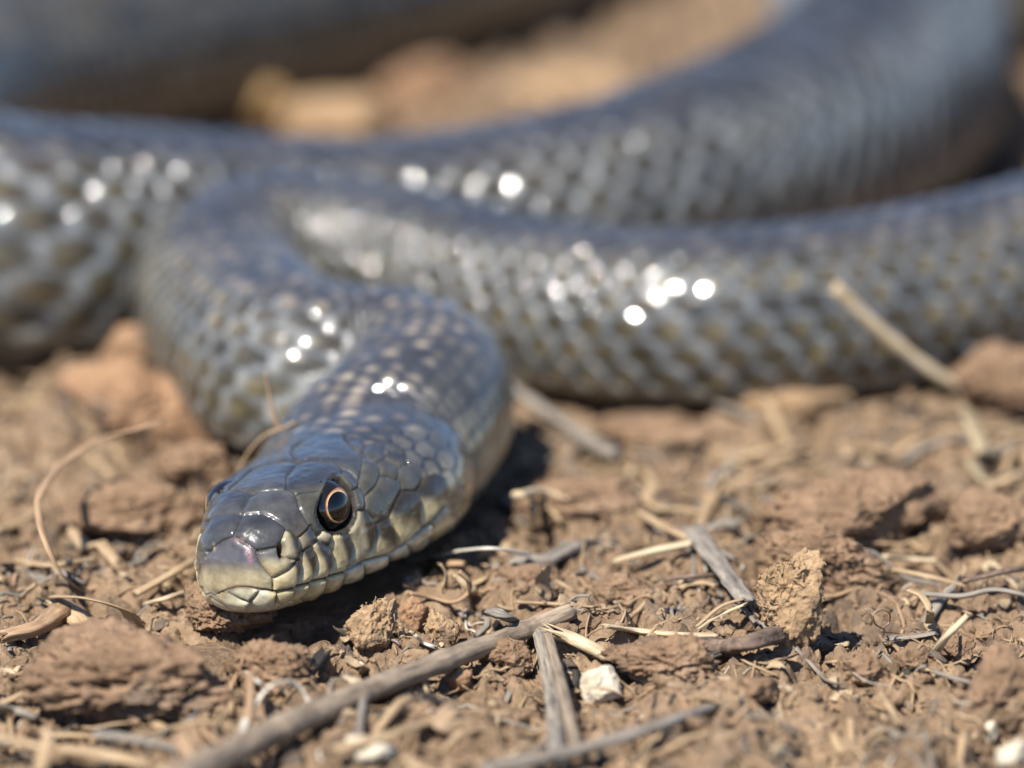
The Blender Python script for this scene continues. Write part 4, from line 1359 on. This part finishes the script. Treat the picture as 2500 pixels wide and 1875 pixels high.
S_('straw', [(150, 1830, 0.26), (290, 1850, 0.3), (430, 1885, 0.26)], 46, 40, M['straw'], 'wide blurred tan straw below the big flaky clod', 'straw', 0.6, 36)
S_('straw', [(230, 1790, 0.26), (330, 1805, 0.24), (450, 1835, 0.2)], 30, 26, M['twig_grey'], 'blurred grey straw just under the big flaky clod', 'straw', 0.6, 37)
S_('straw', [(-20, 1800, 0.26), (60, 1815, 0.28), (150, 1840, 0.24)], 36, 28, M['straw'], 'blurred straw stub left below the big flaky clod', 'straw', 0.6, 38)
S_('straw', [(95, 1890, 0.3), (110, 1830, 0.4), (118, 1780, 0.5)], 40, 30, M['straw'], 'blurred upright straw stub before the big flaky clod', 'straw', 0.6, 39)
S_('twig', [(-20, 1725, 0.2), (40, 1735, 0.2), (90, 1752, 0.14)], 30, 22, M['twig_grey'], 'short grey-brown twig at the left foot of the big flaky clod', 'twig', 0.8, 40)
S_('char_wood', [(700, 1690, 0.10), (745, 1650, 0.14), (790, 1600, 0.16)], 36, 42, M['char'], 'black charred stick between the crumbly clod and the round tan clod', 'charred stick', 0.7, 41, 16, 0.03, 0.2, 1.0)
S_('stem', [(1000, 1448, 0.16), (1060, 1460, 0.18), (1110, 1470, 0.22), (1142, 1448, 0.32), (1144, 1418, 0.44), (1120, 1394, 0.5)], 12, 15, M['stem_brown'], 'hooked brown stem curling up beside the jaw of the snake', 'stem', 0.8, 42, 10, 0.03)
S_('straw', [(1060, 1360, 0.26), (1120, 1345, 0.34), (1200, 1339, 0.34), (1288, 1353, 0.24)], 10, 20, M['straw_white'], 'slim white straw pointing away from the jaw of the snake', 'straw', 0.5, 43, 12, 0.03, 0.1, 0.5)
S_('seed_pod', [(1065, 1384, 0.2), (1100, 1376, 0.22), (1135, 1376, 0.2)], 10, 18, M['stem_brown'], 'small brown pod beneath the slim white straw', 'pod', 0.7, 44, 12, 0.03, 0.1, 0.4, swell=0.6)
S_('husk', [(1195, 1492, 0.34), (1225, 1500, 0.36), (1260, 1515, 0.28)], 22, 24, M['twig_grey'], 'small ribbed grey husk perched on the long twig', 'husk', 0.6, 45, 16, 0.02, 0.3, 1.2, swell=0.7)
S_('straw', [(1260, 1470, 0.16), (1350, 1474, 0.18), (1450, 1482, 0.14)], 14, 12, M['straw'], 'thin level straw behind the tip of the long twig', 'straw', 0.6, 46, 12, 0.04)
S_('straw', [(1015, 1552, 0.2), (1035, 1570, 0.18), (1060, 1580, 0.12)], 12, 16, M['straw_white'], 'tiny pale splinter leaning on the long twig', 'splinter', 0.5, 47, 10, 0.02, 0.2, 1.5)
S_('stem', [(1240, 940, 0.5), (1340, 1010, 0.34), (1430, 1070, 0.26), (1500, 1110, 0.16)], 42, 50, M['twig_grey'], 'blurred grey stalk running out from under the snake neck', 'stalk', 0.7, 48, 14, 0.08)
S_('straw', [(1265, 1210, 0.50), (1330, 1200, 0.5), (1395, 1220, 0.36)], 32, 20, M['straw_pale'], 'pale top arm of the forked straw beside the snake neck', 'straw', 0.7, 49, 12, 0.05)
S_('straw', [(1300, 1215, 0.48), (1302, 1260, 0.3), (1298, 1300, 0.08)], 18, 18, M['straw'], 'upright leg of the forked straw beside the snake neck', 'straw', 0.7, 50, 12, 0.05)
S_('straw', [(1315, 1225, 0.44), (1350, 1250, 0.3), (1370, 1275, 0.14)], 16, 14, M['straw'], 'slanting leg of the forked straw beside the snake neck', 'straw', 0.7, 51, 12, 0.05)
S_('stub', [(2282, 1592, 0.10), (2315, 1550, 0.34), (2362, 1503, 0.62)], 24, 20, M['straw_pale'], 'pale split stub standing upright from the brown soil', 'stub', 0.8, 52, 14, 0.03, 0.15, 1.4)
S_('splinter', [(2292, 1575, 0.16), (2312, 1545, 0.34), (2330, 1518, 0.46)], 8, 7, M['straw'], 'thin splinter beside the pale split stub', 'splinter', 0.6, 53, 10, 0.03, 0.1, 1.4)
S_('root', [(2150, 1560, 0.10), (2160, 1540, 0.22), (2135, 1520, 0.34), (2132, 1500, 0.44), (2150, 1488, 0.5), (2170, 1496, 0.46), (2170, 1520, 0.34), (2150, 1540, 0.24), (2200, 1548, 0.12), (2270, 1580, 0.06)], 5, 4, M['stem_brown'], 'thin brown rootlet twisted into a loop', 'rootlet', 0.9, 54, 8, 0.02, 0.05)
S_('straw', [(2215, 1440, 0.42), (2250, 1456, 0.42), (2270, 1490, 0.3), (2268, 1520, 0.1)], 20, 20, M['straw'], 'arched buff straw above the looped rootlet', 'straw', 0.5, 55, 12, 0.03)
S_('root', [(2250, 1450, 0.24), (2350, 1455, 0.24), (2430, 1440, 0.28), (2520, 1458, 0.22)], 18, 16, M['twig_grey'], 'grey root running level behind the pale split stub', 'root', 0.8, 56, 12, 0.04)
S_('straw', [(2180, 1390, 0.22), (2270, 1408, 0.22), (2360, 1430, 0.16)], 20, 16, M['straw'], 'buff straw slanting beyond the layered soil slab', 'straw', 0.6, 57, 12, 0.04)
S_('straw', [(2160, 1358, 0.24), (2220, 1365, 0.24), (2290, 1368, 0.18)], 20, 18, M['straw_pale'], 'pale straw stub jutting from the dark hollow', 'straw', 0.6, 58, 12, 0.04)
S_('twig', [(2350, 1420, 0.24), (2430, 1400, 0.3), (2510, 1385, 0.3)], 14, 20, M['bark'], 'dark twig above the level grey root', 'twig', 0.8, 59, 12, 0.04, 0.2)
S_('needle', [(2032, 1592, 0.16), (2080, 1640, 0.14), (2130, 1668, 0.14), (2178, 1674, 0.08)], 4, 3, M['straw_white'], 'fine white grass needle lying across the crumbs', 'needle', 0.8, 60, 8, 0.03, 0.05)
S_('stem', [(1943, 1582, 0.14), (1985, 1625, 0.14), (2030, 1665, 0.08), (2075, 1672, 0.04)], 18, 6, M['twig_grey'], 'tapering grey stem below the tall pale clod', 'stem', 0.5, 61, 12, 0.03, 0.15)
S_('stem', [(2010, 1618, 0.1), (2040, 1615, 0.12), (2066, 1612, 0.08)], 11, 11, M['straw'], 'short buff stem piece beside the fine grass needle', 'stem', 0.7, 62, 10, 0.03)
S_('bark_strip', [(2160, 1560, 0.1), (2220, 1555, 0.14), (2285, 1545, 0.1)], 30, 24, M['twig_grey'], 'ridged grey bark strip under the looped rootlet', 'bark', 0.3, 63, 18, 0.03, 0.3, 1.2)
S_('straw', [(2150, 1690, 0.22), (2175, 1730, 0.2), (2195, 1765, 0.12)], 20, 22, M['straw'], 'short blurred straw in the loose foreground soil', 'straw', 0.5, 64, 12, 0.04)
S_('needle', [(2325, 1710, 0.12), (2350, 1715, 0.14), (2372, 1716, 0.12)], 4, 4, M['straw_white'], 'tiny white fibre on the loose crumbs', 'fibre', 0.8, 65, 8, 0.02)
S_('twig', [(2280, 1640, 0.16), (2350, 1662, 0.16), (2420, 1680, 0.1)], 14, 10, M['twig_grey'], 'slim grey twig by the foot of the pale split stub', 'twig', 0.8, 66, 10, 0.03)
S_('straw_flake', [(648, 910, 40.9, 1), (656, 955, 40.9, 1), (668, 1010, 40.9, 1), (690, 1070, 40.9, 1), (704, 1200, 40.9, 1), (708, 1350, 40.9, 1)], 12, 34, M['stem_brown'], 'tan straw flake standing up behind the crown of the snake', 'straw', 0.5, 67, 12, 0.04, 0.15, 1.0, swell=0.5)
S_('straw_flake', [(722, 1030, 40.8, 1), (690, 1046, 40.85, 1), (650, 1062, 40.9, 1), (600, 1120, 41.0, 1), (560, 1250, 41.1, 1)], 15, 24, M['straw'], 'bent tan straw lying behind the crown of the snake', 'straw', 0.5, 68, 12, 0.04, 0.15, 1.0)
S_('straw', [(2330, 1330, 0.1), (2390, 1290, 0.3), (2440, 1250, 0.4)], 12, 10, M['straw'], 'blurred thin straw rising from the dark hollow', 'straw', 0.7, 69, 10, 0.05)
S_('straw', [(2400, 1200, 0.2), (2460, 1170, 0.2), (2520, 1150, 0.2)], 26, 30, M['straw'], 'blurred tan straw beyond the shrivelled husk', 'straw', 0.6, 70, 12, 0.06)
S_('straw', [(1970, 1265, 0.2), (2010, 1275, 0.2), (2045, 1278, 0.16)], 26, 26, M['straw_white'], 'blurred whitish straw stub before the large pinkish clod', 'straw', 0.6, 71, 12, 0.05)
S_('straw', [(1850, 1290, 0.16), (1900, 1250, 0.24), (1960, 1210, 0.2)], 30, 26, M['straw'], 'blurred buff straw sloping up left of the large pinkish clod', 'straw', 0.6, 72, 12, 0.05)
S_('twig', [(1600, 1420, 0.14), (1680, 1408, 0.16), (1760, 1404, 0.12)], 14, 16, M['bark'], 'thin dark twig lying under the broad grey stalk', 'twig', 0.8, 73, 12, 0.04)
S_('straw', [(1780, 1590, 0.1), (1830, 1620, 0.1), (1900, 1650, 0.06)], 10, 8, M['straw'], 'thin buff straw below the bark twig', 'straw', 0.6, 74, 10, 0.04)

print('time %.1f' % (time.time() - T0))
# ------------------------------------------------------------------ uncountable crumbs and chaff
rs = np.random.RandomState(12)
protos = [lump(2, 100 + k, 0.6, 0.4) for k in range(8)]
protos1 = [lump(1, 200 + k, 0.7, 0.4) for k in range(8)]
protos3 = [lump(4, 300 + k, 0.5, 0.35, 0.07) for k in range(8)]


def scatter_crumbs(n, smin, smax, pr, power, xr, yr, name):
    x = rs.uniform(-1, 1, n)
    y = rs.uniform(*yr, n)
    x = x * (xr * y / 37.0)
    d, r, lift = path_dist(x, y)
    keep = d > r * 1.02
    x, y = x[keep], y[keep]
    z = ground_tab(x, y)
    Vs, Fs = [], []
    base = 0
    size = smin + (smax - smin) * rs.rand(len(x)) ** power
    for k in range(len(x)):
        v, f = pr[rs.randint(len(pr))]
        a = rs.rand() * 6.283
        ca, sa = math.cos(a), math.sin(a)
        s = size[k] * (0.7 + 0.6 * rs.rand(3))
        s[2] *= 0.75
        w = v * s * 0.5
        w = np.stack([w[:, 0] * ca - w[:, 1] * sa, w[:, 0] * sa + w[:, 1] * ca, w[:, 2]], 1) + np.array([x[k], y[k], z[k] + s[2] * 0.12])
        Vs.append(w)
        Fs.append(f + base)
        base += len(v)
    o = make_mesh(name, np.vstack(Vs), np.vstack(Fs), M['soil_crumb'], None, smooth_sh=len(pr[0][0]) > 100)
    return o


M['soil_crumb'] = soil_mat('soil_crumbs', [(0.060, 0.041, 0.029), (0.154, 0.104, 0.065), (0.247, 0.167, 0.102), (0.367, 0.266, 0.178)], 11.0)
tag(scatter_crumbs(13000, 0.03, 0.16, protos1, 3.0, 7.2, (32.0, 45.0), 'soil_crumbs'), 'fine brown soil crumbs strewn over the ground', 'soil', kind='stuff')
tag(scatter_crumbs(2300, 0.10, 0.30, protos, 2.5, 8.0, (31.5, 52.0), 'soil_crumbs'), 'coarse brown soil crumbs strewn over the ground', 'soil', kind='stuff')
tag(scatter_crumbs(150, 0.24, 0.5, protos3, 2.0, 7.0, (33.5, 70.0), 'soil_lumps'), 'small loose lumps of brown soil between the clods', 'soil', kind='stuff')


def scatter_chaff(n, name, mat, lmin, lmax, wmin, wmax, yr, seed):
    r = np.random.RandomState(seed)
    Vs, F4, F3, UV = [], [], [], []
    base = 0
    y = r.uniform(*yr, n)
    x = r.uniform(-1, 1, n) * 6.6 * y / 37.0
    d, rad, lift = path_dist(x, y)
    ok = d > rad * 1.15
    for k in np.nonzero(ok)[0]:
        ln = lmin + (lmax - lmin) * r.rand() ** 2
        w = wmin + (wmax - wmin) * r.rand() ** 2
        a = r.rand() * 6.283
        cur = r.normal(0, 1.2)
        m = 7
        t = np.linspace(-0.5, 0.5, m)
        ang = a + cur * t
        px_ = np.cumsum(np.cos(ang)) * ln / m
        py_ = np.cumsum(np.sin(ang)) * ln / m
        px_ += x[k] - px_.mean()
        py_ += y[k] - py_.mean()
        gz = ground_tab(px_, py_)
        pz = 0.5 * gz + 0.5 * gz.max() + w * 0.2 + r.normal(0, 0.25) * ln * t * 0.6
        pz = np.maximum(pz, gz - 0.02)
        Q = np.stack([px_, py_, pz], 1)
        V, F, uv = tube(Q, np.linspace(0, ln, m), w, w * (0.4 + 0.6 * r.rand()), 0.35 + 0.4 * r.rand(), int(r.randint(9999)), 6, 0.15, 1.5)
        Vs.append(V)
        UV.append(uv)
        F4.append(F[0] + base)
        F3.append(F[1] + base)
        base += len(V)
    return make_mesh(name, np.vstack(Vs), [np.vstack(F4), np.vstack(F3)], mat, None, uv=np.vstack(UV))


tag(scatter_chaff(1500, 'straw_chaff', M['straw'], 0.15, 1.1, 0.015, 0.07, (33.8, 50.0), 5), 'dry buff straw bits scattered through the soil', 'straw', kind='stuff')
tag(scatter_chaff(920, 'straw_chaff', M['stem_brown'], 0.2, 1.3, 0.015, 0.08, (33.8, 56.0), 6), 'brown stem fragments scattered through the soil', 'stems', kind='stuff')
tag(scatter_chaff(600, 'straw_chaff', M['twig_grey'], 0.2, 1.2, 0.02, 0.09, (33.8, 50.0), 7), 'weathered grey plant scraps scattered through the soil', 'plant scraps', kind='stuff')
tag(scatter_chaff(260, 'straw_chaff', M['straw_white'], 0.1, 0.6, 0.008, 0.03, (33.8, 44.0), 8), 'bleached fibres and needles scattered through the soil', 'fibres', kind='stuff')
tag(scatter_chaff(260, 'straw_chaff', M['char'], 0.1, 0.5, 0.03, 0.12, (33.8, 46.0), 9), 'black charred scraps scattered through the soil', 'charcoal', kind='stuff')


def scatter_flakes(n, name, mat, smin, smax, yr, seed):
    """small curled flakes of bark and leaf"""
    r = np.random.RandomState(seed)
    y = r.uniform(*yr, n)
    x = r.uniform(-1, 1, n) * 6.6 * y / 37.0
    d, rad, lift = path_dist(x, y)
    keep = d > rad * 1.1
    x, y = x[keep], y[keep]
    z = ground_tab(x, y)
    Vs, Fs, bs = [], [], 0
    for k in range(len(x)):
        v, f = lump(2, r.randint(40), 0.6, 0.3) if k < 24 else FLK[k % 24]
        if k < 24:
            FLK.append((v, f))
        sz = smin + (smax - smin) * r.rand() ** 2
        w = v * np.array([1.0, r.uniform(0.3, 0.7), r.uniform(0.05, 0.12)]) * sz * 0.5
        w[:, 2] += r.normal(0, 0.9) * (w[:, 0] ** 2) / sz + r.normal(0, 1.2) * (w[:, 1] ** 2) / sz
        q = Matrix.Rotation(r.rand() * 6.283, 3, 'Z') @ Matrix.Rotation(r.normal(0, 0.5), 3, 'X') @ Matrix.Rotation(r.normal(0, 0.5), 3, 'Y')
        w = w @ np.array(q).T + np.array([x[k], y[k], z[k] + 0.02 + 0.1 * sz])
        Vs.append(w)
        Fs.append(f + bs)
        bs += len(v)
    return make_mesh(name, np.vstack(Vs), np.vstack(Fs), mat, None)


FLK = []
M['flake_tan'] = soil_mat('tan_flakes', [(0.16, 0.11, 0.065), (0.30, 0.215, 0.135), (0.42, 0.32, 0.20), (0.52, 0.42, 0.29)], 21.0, 0.8, 0.4, False)
M['flake_dark'] = soil_mat('dark_flakes', [(0.022, 0.018, 0.015), (0.06, 0.047, 0.038), (0.12, 0.092, 0.07), (0.2, 0.155, 0.12)], 23.0, 0.8, 0.5, False)
tag(scatter_flakes(520, 'litter_flakes', M['flake_tan'], 0.08, 0.42, (33.8, 47.0), 31), 'curled tan flakes of leaf and bark scattered through the soil', 'litter', kind='stuff')
tag(scatter_flakes(420, 'litter_flakes', M['flake_dark'], 0.08, 0.40, (33.8, 47.0), 32), 'dark brown flakes of leaf and bark scattered through the soil', 'litter', kind='stuff')
tag(scatter_chaff(170, 'straw_litter', M['straw'], 0.8, 2.6, 0.06, 0.2, (38.5, 56.0), 41), 'broken tan straws lying about between the clods', 'straw', kind='stuff')
tag(scatter_chaff(110, 'straw_litter', M['twig_grey'], 0.8, 2.4, 0.06, 0.2, (38.5, 56.0), 42), 'broken grey stalks lying about between the clods', 'stalks', kind='stuff')
tag(scatter_chaff(60, 'straw_litter', M['straw'], 0.6, 1.8, 0.05, 0.14, (33.6, 36.4), 43), 'broken tan straws lying on the nearest soil', 'straw', kind='stuff')
print('time %.1f' % (time.time() - T0), 'faces', sum(len(o.data.polygons) for o in sc.objects if o.type == 'MESH'))
